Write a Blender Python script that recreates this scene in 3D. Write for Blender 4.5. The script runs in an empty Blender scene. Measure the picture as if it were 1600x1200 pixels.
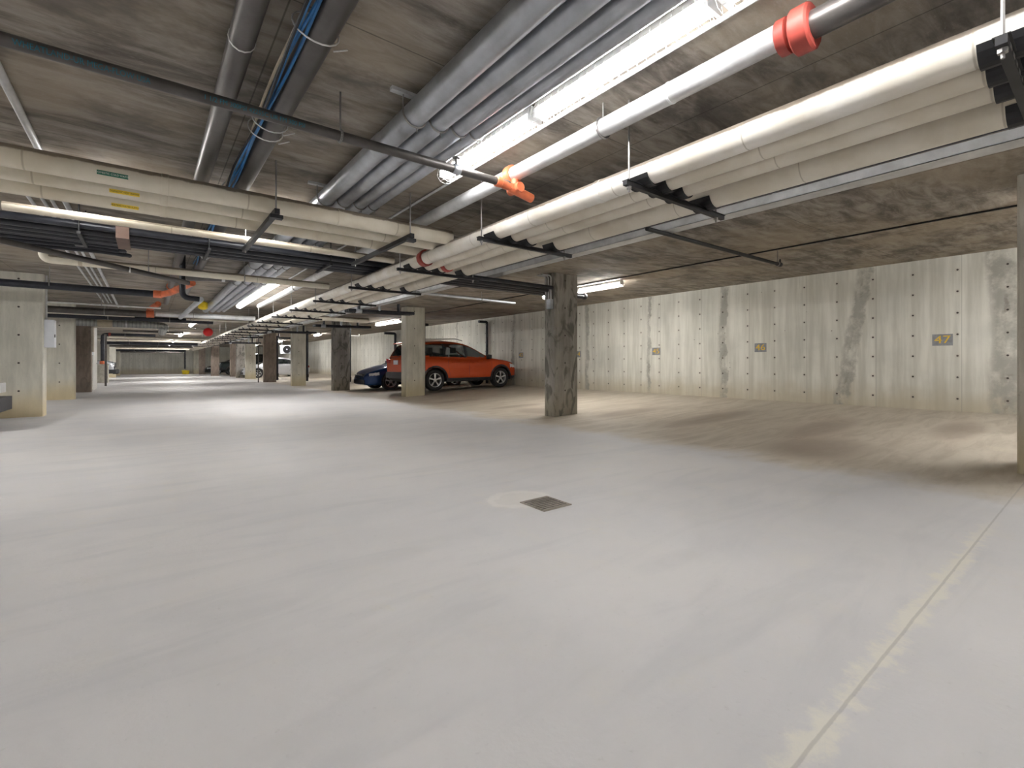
import bpy, math, random
from mathutils import Vector, Matrix
random.seed(7)
PI = math.pi
# ------------------------------------------------------------------ camera
FPX = 735.0
TH = math.atan(568 / FPX)                      # yaw: building axis Y vanishes at (232, 568)
SN, CS = math.sin(TH), math.cos(TH)
scn = bpy.context.scene
cam = bpy.data.cameras.new('camera'); camo = bpy.data.objects.new('camera', cam)
scn.collection.objects.link(camo); scn.camera = camo
camo.location = (0, 0, 1.0); camo.rotation_euler = (PI / 2, 0, -TH)
cam.sensor_width = 36; cam.lens = 36 * FPX / 1600; cam.shift_y = -32 / 1600; cam.clip_start = .02
# ------------------------------------------------------------------ world, exposure, lamp strength
w = bpy.data.worlds.new('world'); scn.world = w; w.use_nodes = True
w.node_tree.nodes['Background'].inputs[0].default_value = (.9, .95, 1, 1)
w.node_tree.nodes['Background'].inputs[1].default_value = 0.0
vs = scn.view_settings
vs.view_transform = 'Standard'; vs.look = 'None'; vs.gamma = 1; vs.exposure = 1.5
LAMP = 16.0
C = scn.collection
ZC = 2.69                                      # underside of the slab over the aisle
def floor_z(x): return 0 if x < 5.8 else (x - 5.8) / 5.15 * .18
def ceil_z(x): return ZC if x < 6.2 else ZC + (x - 6.2) / 4.75 * .16
# ------------------------------------------------------------------ node helper
class Mt:
    def __init__(s, name, rough=.6, metal=0.0, spec=.4):
        s.m = bpy.data.materials.new(name); s.m.use_nodes = True
        s.t = s.m.node_tree; s.b = s.t.nodes['Principled BSDF']
        s.b.inputs['Roughness'].default_value = rough; s.b.inputs['Metallic'].default_value = metal
        s.b.inputs['Specular IOR Level'].default_value = spec
    def nd(s, typ, **k):
        n = s.t.nodes.new(typ)
        for a, v in k.items(): setattr(n, a, v)
        return n
    def put(s, sock, v):
        if isinstance(v, bpy.types.NodeSocket): s.t.links.new(v, sock)
        else:
            if isinstance(v, tuple) and len(v) == 3 and sock.type == 'RGBA': v = v + (1,)
            sock.default_value = v
    def ma(s, op, a, b=0.0, c=0.0, clamp=False):
        n = s.nd('ShaderNodeMath', operation=op, use_clamp=clamp)
        s.put(n.inputs[0], a); s.put(n.inputs[1], b); s.put(n.inputs[2], c); return n.outputs[0]
    def mix(s, f, a, b, mode='MIX'):
        n = s.nd('ShaderNodeMix', data_type='RGBA', blend_type=mode)
        s.put(n.inputs[0], f); s.put(n.inputs[6], a); s.put(n.inputs[7], b); return n.outputs[2]
    def obj(s): return s.nd('ShaderNodeTexCoord').outputs['Object']
    def xyz(s, v=None):
        n = s.nd('ShaderNodeSeparateXYZ'); s.put(n.inputs[0], v or s.obj()); return n.outputs
    def sc(s, v, k):
        n = s.nd('ShaderNodeMapping'); s.put(n.inputs[0], v); n.inputs['Scale'].default_value = k; return n.outputs[0]
    def noise(s, scale, detail=4, v=None, rough=.55, dist=0.0):
        n = s.nd('ShaderNodeTexNoise'); s.put(n.inputs['Vector'], v or s.obj())
        n.inputs['Scale'].default_value = scale; n.inputs['Detail'].default_value = detail
        n.inputs['Roughness'].default_value = rough; n.inputs['Distortion'].default_value = dist
        return n.outputs[0]
    def ss(s, v, a, b):                        # smoothstep a..b -> 0..1
        n = s.nd('ShaderNodeMapRange', interpolation_type='SMOOTHSTEP')
        s.put(n.inputs[0], v); n.inputs[1].default_value = a; n.inputs[2].default_value = b
        return n.outputs[0]
    def band(s, v, c, hw, soft):               # 1 inside |v-c|<hw
        return s.ss(s.ma('ABSOLUTE', s.ma('SUBTRACT', v, c)), hw + soft, hw)
    def bump(s, h, k=.3, d=.01):
        n = s.nd('ShaderNodeBump'); n.inputs['Strength'].default_value = k; n.inputs['Distance'].default_value = d
        s.put(n.inputs['Height'], h); s.t.links.new(n.outputs[0], s.b.inputs['Normal'])
    def col(s, v): s.put(s.b.inputs['Base Color'], v); return s.m
def plain(name, c, rough=.5, metal=0.0, var=.12, sc=6.0, spec=.4):
    m = Mt(name, rough, metal, spec); f = m.ss(m.noise(sc, 4), .3, .7)
    return m.col(m.mix(f, tuple(k * (1 - var) for k in c), tuple(min(1, k * (1 + var)) for k in c)))
def emit(name, c, k):
    m = Mt(name); m.put(m.b.inputs['Emission Color'], c); m.b.inputs['Emission Strength'].default_value = k
    return m.col(c)
# ------------------------------------------------------------------ materials
def mat_floor():
    m = Mt('floor_concrete', .62, 0, .35); X, Y, Z = m.xyz()
    big = m.noise(.55, 5); med = m.noise(3.2, 6, rough=.65); fine = m.noise(38, 4)
    c = m.mix(m.ss(big, .35, .65), (.585, .578, .585), (.655, .64, .635))
    c = m.mix(m.ma('MULTIPLY', m.ss(med, .5, .75), .35), c, (.66, .63, .58))
    sw = m.noise(2.2, 6, m.sc(m.obj(), (.35, 1.6, 1)), .6, 1.2)
    c = m.mix(m.ma('MULTIPLY', m.ss(sw, .45, .72), .3), c, (.45, .46, .48))
    c = m.mix(m.ma('MULTIPLY', m.ss(fine, .62, .8), .25), c, (.36, .35, .34))
    # darker tan of the parking stalls, with brown dirt stains
    n1 = m.noise(1.3, 5, rough=.6)
    e = m.ma('ADD', X, m.ma('MULTIPLY', m.ma('SUBTRACT', n1, .5), 1.6))
    bay = m.ss(e, 4.7, 5.5)
    st = m.noise(2.6, 6, m.sc(m.obj(), (.4, 2.2, 1)), .65, .6)
    tan = m.mix(m.ss(st, .35, .7), (.56, .50, .41), (.42, .36, .28))
    c = m.mix(m.ma('MULTIPLY', bay, .9), c, tan)
    for (cx, cy, rx, ry) in ((7.4, 5.85, 1.1, .3), (7.6, 4.3, 1.3, .33), (7.7, 2.65, 1.2, .3), (8.7, 1.35, 1.0, .25), (6.6, 8.4, .8, .25), (6.5, 10.6, .8, .25), (6.4, 7.4, .5, .6), (6.2, 2.2, .8, .5)):
        dx = m.ma('DIVIDE', m.ma('SUBTRACT', X, cx), rx); dy = m.ma('DIVIDE', m.ma('SUBTRACT', Y, cy), ry)
        d = m.ma('ADD', m.ma('MULTIPLY', dx, dx), m.ma('MULTIPLY', dy, dy))
        d = m.ma('ADD', d, m.ma('MULTIPLY', m.ma('SUBTRACT', st, .5), 3.0))
        c = m.mix(m.ma('MULTIPLY', m.ss(d, 1.3, .1), .5), c, (.22, .16, .12))
    # pale crumbling along the control joint
    jn = m.noise(9, 6, rough=.7); jd = m.ma('ADD', m.ma('ABSOLUTE', m.ma('SUBTRACT', Y, .5)), m.ma('MULTIPLY', m.ma('SUBTRACT', jn, .5), .22))
    f = m.ma('MULTIPLY', m.ss(jd, .06, .0), m.ma('MULTIPLY', m.ss(X, .9, 1.3), m.ss(X, 4.6, 3.4)))
    c = m.mix(m.ma('MULTIPLY', f, .75), c, (.74, .71, .62))
    # faint saw cuts
    for py in (.5, 6.6, 12.7, 18.8):
        c = m.mix(m.ma('MULTIPLY', m.band(m.ma('ADD', Y, m.ma('MULTIPLY', jn, .01)), py, .003, .004), .35), c, (.25, .24, .23))
    # whitish rings round the drain
    dd = m.ma('SQRT', m.ma('ADD', m.ma('POWER', m.ma('SUBTRACT', X, 2.16), 2.0), m.ma('POWER', m.ma('SUBTRACT', Y, 2.72), 2.0)))
    dd = m.ma('ADD', dd, m.ma('MULTIPLY', m.ma('SUBTRACT', med, .5), .3))
    c = m.mix(m.ma('MULTIPLY', m.band(dd, .2, .015, .04), .35), c, (.8, .78, .76))
    c = m.mix(m.ma('MULTIPLY', m.ss(dd, .34, .1), .35), c, (.74, .70, .62))
    yb = m.noise(1.7, 5, rough=.7)
    c = m.mix(m.ma('MULTIPLY', m.ss(yb, .6, .78), .35), c, (.66, .61, .46))
    m.bump(m.ma('ADD', fine, med), .12, .01)
    m.put(m.b.inputs['Roughness'], m.ma('ADD', .5, m.ma('MULTIPLY', med, .25)))
    return m.col(c)
def mat_ceiling():
    m = Mt('ceiling_concrete', .8, 0, .2); X, Y, Z = m.xyz()
    gr = m.noise(1.6, 7, m.sc(m.obj(), (1.2, 4.5, 1)), .65, .5); big = m.noise(.8, 4)
    c = m.mix(m.ss(gr, .3, .7), (.13, .112, .096), (.40, .36, .315))
    c = m.mix(m.ma('MULTIPLY', m.ss(big, .42, .62), .6), c, (.40, .34, .265))
    f = m.noise(24, 4, m.sc(m.obj(), (1, 3, 1)))
    c = m.mix(m.ma('MULTIPLY', m.ss(f, .55, .75), .35), c, (.40, .37, .33))
    bl = m.noise(1.1, 5, m.sc(m.obj(), (1, 1.4, 1)), .7)
    c = m.mix(m.ma('MULTIPLY', m.ss(bl, .5, .66), .6), c, (.11, .098, .09))
    for v, p in ((X, 1.22), (Y, 2.44)):
        q = m.ma('ABSOLUTE', m.ma('SUBTRACT', m.ma('FRACT', m.ma('DIVIDE', m.ma('ADD', v, 40.35), p)), .5))
        c = m.mix(m.ma('MULTIPLY', m.ss(q, .006 / p, .002 / p), .6), c, (.05, .045, .04))
    m.bump(m.ma('ADD', gr, f), .25, .01)
    return m.col(c)
def mat_wall(axis, marks=()):
    m = Mt('wall_concrete', .75, 0, .25); X, Y, Z = m.xyz(); U = Y if axis == 'Y' else X
    S = (1, 5, .35) if axis == 'Y' else (5, 1, .35)
    st = m.noise(1.5, 6, m.sc(m.obj(), S), .6); big = m.noise(.9, 5)
    c = m.mix(m.ss(st, .32, .68), (.60, .59, .53), (.80, .79, .73))
    c = m.mix(m.ma('MULTIPLY', m.ss(big, .45, .68), .4), c, (.50, .50, .46))
    lo = m.noise(2.2, 5)
    c = m.mix(m.ma('MULTIPLY', m.ss(m.ma('ADD', Z, m.ma('MULTIPLY', m.ma('SUBTRACT', lo, .5), .5)), .75, .2), .6), c, (.47, .40, .27))
    # panel joints
    q = m.ma('ABSOLUTE', m.ma('SUBTRACT', m.ma('FRACT', m.ma('DIVIDE', m.ma('ADD', U, 39.4), 1.19)), .5))
    c = m.mix(m.ma('MULTIPLY', m.ss(q, .008, .002), .4), c, (.3, .29, .26))
    n2 = m.noise(3.0, 6, rough=.7); n4 = m.noise(2.1, 4, rough=.6); n3 = m.noise(.7, 3)
    for (y0, wd, lean) in marks:
        u = m.ma('SUBTRACT', U, m.ma('ADD', y0, m.ma('MULTIPLY', m.ma('SUBTRACT', Z, 1.5), lean)))
        u = m.ma('ADD', u, m.ma('MULTIPLY', m.ma('SUBTRACT', n2, .5), .3))
        u = m.ma('ADD', u, m.ma('MULTIPLY', m.ma('SUBTRACT', n3, .5), .3))
        c = m.mix(m.ma('MULTIPLY', m.ss(m.ma('ABSOLUTE', u), wd, wd * .55), m.ma('MULTIPLY', m.ss(n2, .3, .6), .8)), c, (.33, .32, .29))
        c = m.mix(m.ma('MULTIPLY', m.ss(m.ma('ABSOLUTE', u), wd * .2, .01), m.ma('MULTIPLY', m.ss(n4, .45, .65), .5)), c, (.18, .155, .125))
    # tie holes: grid .594 by .368
    fu = m.ma('SUBTRACT', m.ma('FRACT', m.ma('DIVIDE', m.ma('ADD', U, 59.4 - 1.707 + .297), .594)), .5)
    fz = m.ma('SUBTRACT', m.ma('FRACT', m.ma('DIVIDE', m.ma('SUBTRACT', Z, 1.5 - .368 * 10.5), .368)), .5)
    du = m.ma('MULTIPLY', fu, .594); dz = m.ma('MULTIPLY', fz, .368)
    r = m.ma('SQRT', m.ma('ADD', m.ma('MULTIPLY', du, du), m.ma('MULTIPLY', dz, dz)))
    c = m.mix(m.ma('MULTIPLY', m.ss(r, .05, .012), .25), c, (.35, .31, .25))
    c = m.mix(m.ss(r, .019, .012), c, (.06, .05, .045))
    sp = m.nd('ShaderNodeTexVoronoi'); sp.inputs['Scale'].default_value = 3.2; m.put(sp.inputs['Vector'], m.obj())
    c = m.mix(m.ma('MULTIPLY', m.ss(m.ma('ADD', sp.outputs[0], m.ma('MULTIPLY', m.noise(20, 3), .06)), .075, .05), m.ss(big, .5, .54)), c, (.12, .11, .09))
    m.bump(st, .12, .01)
    return m.col(c)
def mat_pillar(name, a, b, low, holes=True, dark=0.0):
    m = Mt(name, .75, 0, .25); X, Y, Z = m.xyz()
    st = m.noise(2.2, 6, m.sc(m.obj(), (3, 3, .5)), .65); blot = m.noise(1.4, 5, m.sc(m.obj(), (1, 1, .8)), .6)
    c = m.mix(m.ss(st, .3, .7), a, b)
    c = m.mix(m.ma('MULTIPLY', m.ss(m.ma('ADD', Z, m.ma('MULTIPLY', blot, .6)), 1.0, .35), .7), c, low)
    if dark: c = m.mix(m.ma('MULTIPLY', m.ss(m.noise(2.5, 3, m.sc(m.obj(), (1.3, 1.3, .6)), .5, 2.0), .5, .62), dark), c, tuple(k * .4 for k in a))
    c = m.mix(m.ma('MULTIPLY', m.ss(m.noise(30, 3), .6, .75), .3), c, tuple(k * .6 for k in a))
    if holes:
        fz = m.ma('MULTIPLY', m.ma('SUBTRACT', m.ma('FRACT', m.ma('DIVIDE', m.ma('ADD', Z, .29), .52)), .5), .52)
        ob = m.ma('SUBTRACT', X, .28)
        r = m.ma('SQRT', m.ma('ADD', m.ma('MULTIPLY', ob, ob), m.ma('MULTIPLY', fz, fz)))
        c = m.mix(m.ss(r, .02, .013), c, (.06, .05, .045))
    m.bump(st, .2, .01)
    return m.col(c)
def mat_insul(name, c0, c1, seams=.9, axis='Y', ribs=False):
    m = Mt(name, .55, 0, .4); X, Y, Z = m.xyz(); U = Y if axis == 'Y' else X
    n = m.noise(3, 5); c = m.mix(m.ss(n, .35, .65), c0, c1)
    g = m.nd('ShaderNodeNewGeometry'); nz = m.xyz(g.outputs['Normal'])[2]
    d = m.ss(m.ma('ADD', nz, m.ma('MULTIPLY', m.ma('SUBTRACT', m.noise(7, 5, rough=.7), .5), .5)), .30, .5)
    c = m.mix(m.ma('MULTIPLY', d, .85), c, (.17, .125, .09))        # dust settled on top
    q = m.ma('ABSOLUTE', m.ma('SUBTRACT', m.ma('FRACT', m.ma('DIVIDE', m.ma('ADD', U, 20.3), seams)), .5))
    c = m.mix(m.ma('MULTIPLY', m.ss(q, .006, .002), .5), c, (.30, .25, .17))
    s = m.noise(1.9, 6, rough=.75)
    c = m.mix(m.ma('MULTIPLY', m.ss(s, .66, .72), .75), c, (.42, .25, .10))
    if ribs:
        wv = m.ma('SINE', m.ma('MULTIPLY', U, 220.0)); m.bump(m.ma('MULTIPLY', wv, m.ss(U, 2.0, 1.2)), .35, .004)
    else: m.bump(n, .2, .01)
    return m.col(c)
def mat_metal(name, c, rough, metal=.85, var=.3, streak=(1, 1, 1)):
    m = Mt(name, rough, metal, .5); n = m.noise(5, 5, m.sc(m.obj(), streak), .6)
    m.put(m.b.inputs['Roughness'], m.ma('ADD', rough - .08, m.ma('MULTIPLY', n, .2)))
    return m.col(m.mix(m.ss(n, .3, .7), tuple(k * (1 - var) for k in c), c))
def mat_spiral():
    m = Mt('spiral_duct_metal', .4, .7, .5); X, Y, Z = m.xyz()
    wv = m.ma('SINE', m.ma('MULTIPLY', X, 70.0)); m.bump(wv, .6, .01)
    return m.col(m.mix(m.ss(wv, .5, 1), (.40, .41, .40), (.26, .27, .27)))
def mat_glass(name, c, a=.35):
    m = Mt(name, .03, 0, .6); m.col(c); m.b.inputs['Alpha'].default_value = 1 - a
    return m.m
M = dict(
    floor=mat_floor(), ceil=mat_ceiling(),
    wall_r=mat_wall('Y', ((3.2, .15, -.16), (1.15, .22, .05), (5.85, .10, 0), (7.95, .07, 0), (10.3, .1, 0), (14.1, .14, 0), (18.2, .12, 0), (24.0, .15, 0))),
    wall_x=mat_wall('X', ()),
    pil=mat_pillar('pillar_pale', (.42, .40, .34), (.60, .575, .50), (.52, .44, .26)),
    pild=mat_pillar('pillar_stained', (.25, .235, .21), (.40, .375, .34), (.30, .27, .21), True, .75),
    pilb=mat_pillar('pillar_brown', (.22, .175, .145), (.33, .27, .225), (.20, .16, .13), False, .3),
    pill=mat_pillar('pillar_left', (.52, .51, .45), (.68, .66, .58), (.62, .50, .28)),
    ins=mat_insul('cream_insulation', (.66, .60, .49), (.76, .71, .61)),
    insr=mat_insul('ribbed_cream_insulation', (.74, .69, .60), (.84, .81, .75), .9, 'Y', True),
    insx=mat_insul('cream_branch_insulation', (.66, .60, .48), (.77, .72, .61), 1.3, 'X'),
    steel=mat_metal('grey_steel', (.56, .59, .64), .36, .75, .25),
    steeld=mat_metal('dark_cast_iron', (.13, .12, .115), .35, .6, .3),
    galv=mat_metal('galvanised_steel', (.74, .75, .76), .45, .35, .25),
    black=plain('black_pipe', (.022, .024, .032), .35, .1, .3),
    iron=plain('black_iron', (.02, .02, .022), .5, .2, .3),
    ink=plain('blue_ink', (.02, .17, .25), .5),
    rodm=mat_metal('threaded_rod_zinc', (.42, .41, .40), .4, .8),
    orange=plain('orange_coupling', (.62, .16, .07), .45, 0, .25),
    red=plain('red_primer', (.36, .06, .045), .5, 0, .25),
    bellred=plain('bell_red', (.75, .03, .03), .35),
    yellow=plain('yellow_plastic', (.75, .55, .02), .4),
    white=plain('white_enamel', (.78, .79, .80), .35, 0, .03),
    wire=plain('white_wire', (.75, .75, .74), .4),
    grayp=plain('grey_paint', (.26, .27, .29), .7, 0, .15, 20),
    yelp=plain('yellow_paint', (.80, .52, .05), .6, 0, .15, 30),
    blue=plain('blue_cable', (.03, .17, .42), .45, 0, .3),
    cream=plain('cream_cable', (.55, .48, .36), .5),
    green=plain('green_sticker', (.02, .16, .10), .5), ysti=plain('yellow_sticker', (.85, .62, .05), .5),
    whink=plain('white_ink', (.85, .85, .8), .5), bkink=plain('black_ink', (.02, .02, .02), .5),
    rust=mat_metal('rusty_grate', (.42, .37, .33), .65, .4, .4), pit=plain('drain_dark', (.015, .013, .012), .9),
    tube=emit('fluorescent_tube', (1.0, .985, .97), LAMP), tube_far=emit('fluorescent_tube_far', (1.0, .985, .965), LAMP * 7), tube_strong=emit('fluorescent_tube_bright', (1.0, .985, .965), LAMP * 2.7), tube_bay=emit('fluorescent_tube_bay', (1.0, .975, .93), LAMP * 4.2),
    brown=plain('brown_tape', (.12, .07, .05), .6), spiral=mat_spiral(),
    redpaint=plain('orange_red_car_paint', (.60, .075, .012), .22, .25, .04, 2, .6),
    bluepaint=plain('dark_blue_car_paint', (.006, .035, .13), .2, .3, .05, 2, .6),
    silver=plain('silver_car_paint', (.62, .63, .67), .3, .3, .04, 2, .6),
    whpaint=plain('pale_car_paint', (.55, .57, .6), .25, .3, .04, 2, .6),
    dkpaint=plain('dark_green_car_paint', (.04, .055, .06), .25, .3, .05, 2, .6),
    bkpaint=plain('black_car_paint', (.015, .015, .018), .2, .2, .05, 2, .6),
    clad=plain('black_cladding', (.03, .03, .034), .55, 0, .1), rubber=plain('tyre_rubber', (.022, .022, .024), .7, 0, .1),
    alloy=mat_metal('alloy_rim', (.72, .72, .74), .28, .75, .1), glass=mat_glass('tinted_glass', (.02, .028, .03), .3),
    lens=plain('clear_lens', (.75, .78, .8), .1, .2, .05), tail=plain('tail_lens', (.35, .01, .01), .15),
    seat=plain('seat_fabric', (.30, .29, .27), .8), inter=plain('car_interior', (.03, .03, .03), .8),
    chrome=mat_metal('chrome', (.8, .8, .8), .12, 1, .05), plate=plain('plate_white', (.75, .77, .78), .4),
    box=plain('panel_white', (.72, .75, .80), .4, 0, .03), doorm=plain('door_white', (.72, .71, .67), .5, 0, .06),
    panelg=plain('blue_grey_panel', (.42, .47, .50), .5, 0, .08), lowc=plain('block_concrete', (.42, .40, .34), .8, 0, .2),
)
# ------------------------------------------------------------------ mesh builder
class MB:
    def __init__(s): s.v = []; s.f = []
    def box(s, x0, y0, z0, x1, y1, z1, mx=None):
        b = len(s.v); P = [(x0, y0, z0), (x1, y0, z0), (x1, y1, z0), (x0, y1, z0), (x0, y0, z1), (x1, y0, z1), (x1, y1, z1), (x0, y1, z1)]
        if mx: P = [tuple(mx @ Vector(p)) for p in P]
        s.v += P
        s.f += [tuple(b + i for i in q) for q in ((0, 3, 2, 1), (4, 5, 6, 7), (0, 1, 5, 4), (1, 2, 6, 5), (2, 3, 7, 6), (3, 0, 4, 7))]
        return s
    def tube(s, pts, r, n=12, cap=True):
        pts = [Vector(p) for p in pts]; b = len(s.v); N = len(pts)
        rr = r if isinstance(r, (list, tuple)) else [r] * N
        t0 = (pts[1] - pts[0]).normalized()
        up = Vector((0, 0, 1)) if abs(t0.z) < .9 else Vector((0, 1, 0))
        u = t0.cross(up).normalized()
        for i, p in enumerate(pts):
            if i == 0: t = t0
            elif i == N - 1: t = (pts[i] - pts[i - 1]).normalized()
            else:
                a = (pts[i] - pts[i - 1]).normalized(); c = (pts[i + 1] - pts[i]).normalized(); t = (a + c).normalized()
            u = (u - t * u.dot(t)).normalized(); v = t.cross(u)
            k = 1.0
            if 0 < i < N - 1:
                k = 1.0 / max(.5, (pts[i] - pts[i - 1]).normalized().dot(t)) if False else 1.0
            for j in range(n):
                a = 2 * PI * j / n
                s.v.append(tuple(p + (u * math.cos(a) + v * math.sin(a)) * rr[i] * k))
        for i in range(N - 1):
            for j in range(n):
                s.f.append((b + i * n + j, b + i * n + (j + 1) % n, b + (i + 1) * n + (j + 1) % n, b + (i + 1) * n + j))
        if cap:
            s.f.append(tuple(b + j for j in range(n - 1, -1, -1))); s.f.append(tuple(b + (N - 1) * n + j for j in range(n)))
        return s
    def lathe(s, prof, c, axis='Y', n=32, a0=0, a1=2 * PI):       # prof: (radius, along)
        b = len(s.v); full = abs(a1 - a0 - 2 * PI) < 1e-6; m = n if full else n + 1; c = Vector(c)
        for (r, h) in prof:
            for j in range(m):
                a = a0 + (a1 - a0) * j / n; p, q = r * math.cos(a), r * math.sin(a)
                d = {'Y': (p, h, q), 'X': (h, p, q), 'Z': (p, q, h)}[axis]; s.v.append(tuple(c + Vector(d)))
        for i in range(len(prof) - 1):
            for j in range(n):
                k = (j + 1) % m if full else j + 1
                s.f.append((b + i * m + j, b + i * m + k, b + (i + 1) * m + k, b + (i + 1) * m + j))
        return s
    def poly(s, pts, thick, ax):                                   # extruded polygon
        b = len(s.v); n = len(pts); d = Vector(ax) * thick
        s.v += [tuple(p) for p in pts] + [tuple(Vector(p) + d) for p in pts]
        s.f.append(tuple(b + i for i in range(n))[::-1]); s.f.append(tuple(b + n + i for i in range(n)))
        for i in range(n): s.f.append((b + i, b + (i + 1) % n, b + n + (i + 1) % n, b + n + i))
        return s
    def build(s, name, mat, parent=None, org=(0, 0, 0), ang=35):
        me = bpy.data.meshes.new(name); o = Vector(org)
        me.from_pydata([tuple(Vector(v) - o) for v in s.v], [], s.f); me.materials.append(M[mat] if isinstance(mat, str) else mat)
        me.validate(); me.polygons.foreach_set('use_smooth', [True] * len(me.polygons))
        import bmesh
        bm = bmesh.new(); bm.from_mesh(me); bmesh.ops.recalc_face_normals(bm, faces=bm.faces); bm.to_mesh(me); bm.free()
        me.set_sharp_from_angle(angle=math.radians(ang))
        ob = bpy.data.objects.new(name, me); C.objects.link(ob)
        if parent is not None: ob.parent = parent
        else: ob.location = o
        return ob
def tag(o, label, cat, group=None, kind=None):
    if label: o['label'] = label
    if cat: o['category'] = cat
    if group: o['group'] = group
    if kind: o['kind'] = kind
    return o
def thing(name, label, cat, loc=(0, 0, 0), group=None, rz=0):
    o = bpy.data.objects.new(name, None); C.objects.link(o); o.location = loc; o.rotation_euler = (0, 0, rz)
    return tag(o, label, cat, group)
def dup(root, loc, label=None, group=None, rz=None):
    r = root.copy(); C.objects.link(r); r.location = loc
    if rz is not None: r.rotation_euler = (0, 0, rz)
    if label: r['label'] = label
    if group: r['group'] = group
    for ch in list(root.children):
        c = ch.copy(); C.objects.link(c); c.parent = r
        for g in ch.children:
            d = g.copy(); C.objects.link(d); d.parent = c
    return r
def struct(name, mb, mat):
    o = mb.build(name, mat); o['kind'] = 'structure'; return o
ORD = ['first', 'second', 'third', 'fourth', 'fifth', 'sixth', 'seventh', 'eighth', 'ninth', 'tenth', 'eleventh', 'twelfth', 'thirteenth', 'fourteenth', 'fifteenth', 'sixteenth', 'seventeenth', 'eighteenth', 'nineteenth', 'twentieth', 'twenty-first', 'twenty-second']
# ------------------------------------------------------------------ setting
WX, YF, YB, LX = 10.95, 56.0, -7.0, -7.2
def profile_slab(fn, t, sgn):
    mb = MB(); xs = [LX - .3, -2, 2, 5.8, 6.2, 8, WX + .3]; ys = [YB - .3, 0, 10, 30, YF + .3]
    for k in (0, 1):
        for y in ys:
            for x in xs: mb.v.append((x, y, fn(x) + sgn * t * k))
    nx, ny = len(xs), len(ys)
    for k in (0, 1):
        for j in range(ny - 1):
            for i in range(nx - 1):
                a = k * nx * ny + j * nx + i; mb.f.append((a, a + 1, a + nx + 1, a + nx))
    for i in range(nx - 1):
        for j in (0, ny - 1): a = j * nx + i; mb.f.append((a, a + 1, a + 1 + nx * ny, a + nx * ny))
    for j in range(ny - 1):
        for i in (0, nx - 1): a = j * nx + i; mb.f.append((a, a + nx, a + nx + nx * ny, a + nx * ny))
    return mb
struct('floor', profile_slab(floor_z, .3, -1), 'floor')
struct('ceiling', profile_slab(ceil_z, .3, 1), 'ceil')
struct('wall_right', MB().box(WX, YB - .3, 0, WX + .3, YF + .3, 3.0), 'wall_r')
struct('wall_far', MB().box(LX, YF, -.02, WX, YF + .3, 2.95), 'wall_x')
struct('wall_left', MB().box(LX - .3, YB - .3, -.02, LX, YF + .3, 2.8), 'wall_r')
struct('wall_back', MB().box(LX, YB - .3, -.02, WX, YB, 2.95), 'wall_x')
# enclosure with a door beyond the third left pillar
struct('wall_lobby', MB().box(-3.4, 22.5, 0, -1.66, 25.6, ZC), 'doorm')
d1 = struct('door_1', MB().box(-1.66, 23.3, .01, -1.62, 24.3, 2.05), 'doorm')
MB().tube([(-1.60, 24.2, 1.0), (-1.57, 24.2, 1.0), (-1.57, 24.08, 1.0)], .012, 8).build('door_handle', 'chrome', d1)
# ------------------------------------------------------------------ pillars
def pillar(x, y, mat, label, wx=.61, dy=.30):
    z0 = floor_z(x) - .01 if x > 5.8 else 0
    mb = MB(); c = .015; zt = ceil_z(x + wx)
    mb.poly([(x + c, y, z0), (x + wx - c, y, z0), (x + wx, y + c, z0), (x + wx, y + dy - c, z0), (x + wx - c, y + dy, z0), (x + c, y + dy, z0), (x, y + dy - c, z0), (x, y + c, z0)], zt - z0 + (.0), (0, 0, 1))
    return tag(mb.build('concrete_pillar', mat, None, (x, y, 0), 20), label, 'pillar')
pillar(6.17, .30, 'pil', 'grey concrete pillar cut off by the right edge of the photo', .61, .27)
p1 = pillar(5.97, 6.44, 'pild', 'dark stained concrete pillar with conduits, before the empty numbered stalls', .62, .28)
p2 = pillar(6.06, 13.0, 'pil', 'pale concrete pillar hiding the rear of the red car', .63, .34)
p3 = pillar(5.37, 17.65, 'pild', 'dark concrete pillar just left of the blue car nose', .60, .30)
p4 = pillar(5.07, 22.6, 'pil', 'pale concrete pillar with yellowish foot, right of the silver car', .59, .30)
p5 = pillar(4.85, 27.8, 'pilb', 'brown concrete pillar in front of the middle of the silver car', .60, .30)
pillar(5.0, 34.8, 'pil', 'pale concrete pillar at the nose of the silver car', .59, .30)
pillar(4.83, 37.6, 'pild', 'narrow olive pillar, second of the close trio left of the silver car', .60, .30)
pillar(4.9, 41.2, 'pilb', 'dark pillar beside the dark pickup, leftmost of the close trio', .60, .30)
pillar(3.98, 44.6, 'pilb', 'distant brown pillar between the black car and the dark pickup', .57, .30)
pillar(3.63, 51.3, 'pilb', 'distant dark pillar left of the black car', .5, .30)
pillar(3.42, 54.6, 'pil', 'farthest pale pillar, next to the end wall', .5, .30)
L1 = pillar(-2.18, 12.46, 'pill', 'wide pale concrete pillar at the left edge with white box', .61, .33)
pillar(-2.22, 17.85, 'pill', 'second pale pillar on the left, behind the white box', .59, .30)
pillar(-2.17, 22.0, 'pilb', 'reddish brown painted pillar on the left, third of its row', .59, .30)
for k, y in enumerate((36.6, 43.0, 49.5)):
    pillar(-2.5 if k == 0 else -2.45, y + .9, 'pill', ['pale pillar behind the silver pickup at left', 'pale pillar at far left, second from the end wall', 'pale pillar at far left, nearest the end wall'][k], .6, .3)
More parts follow.
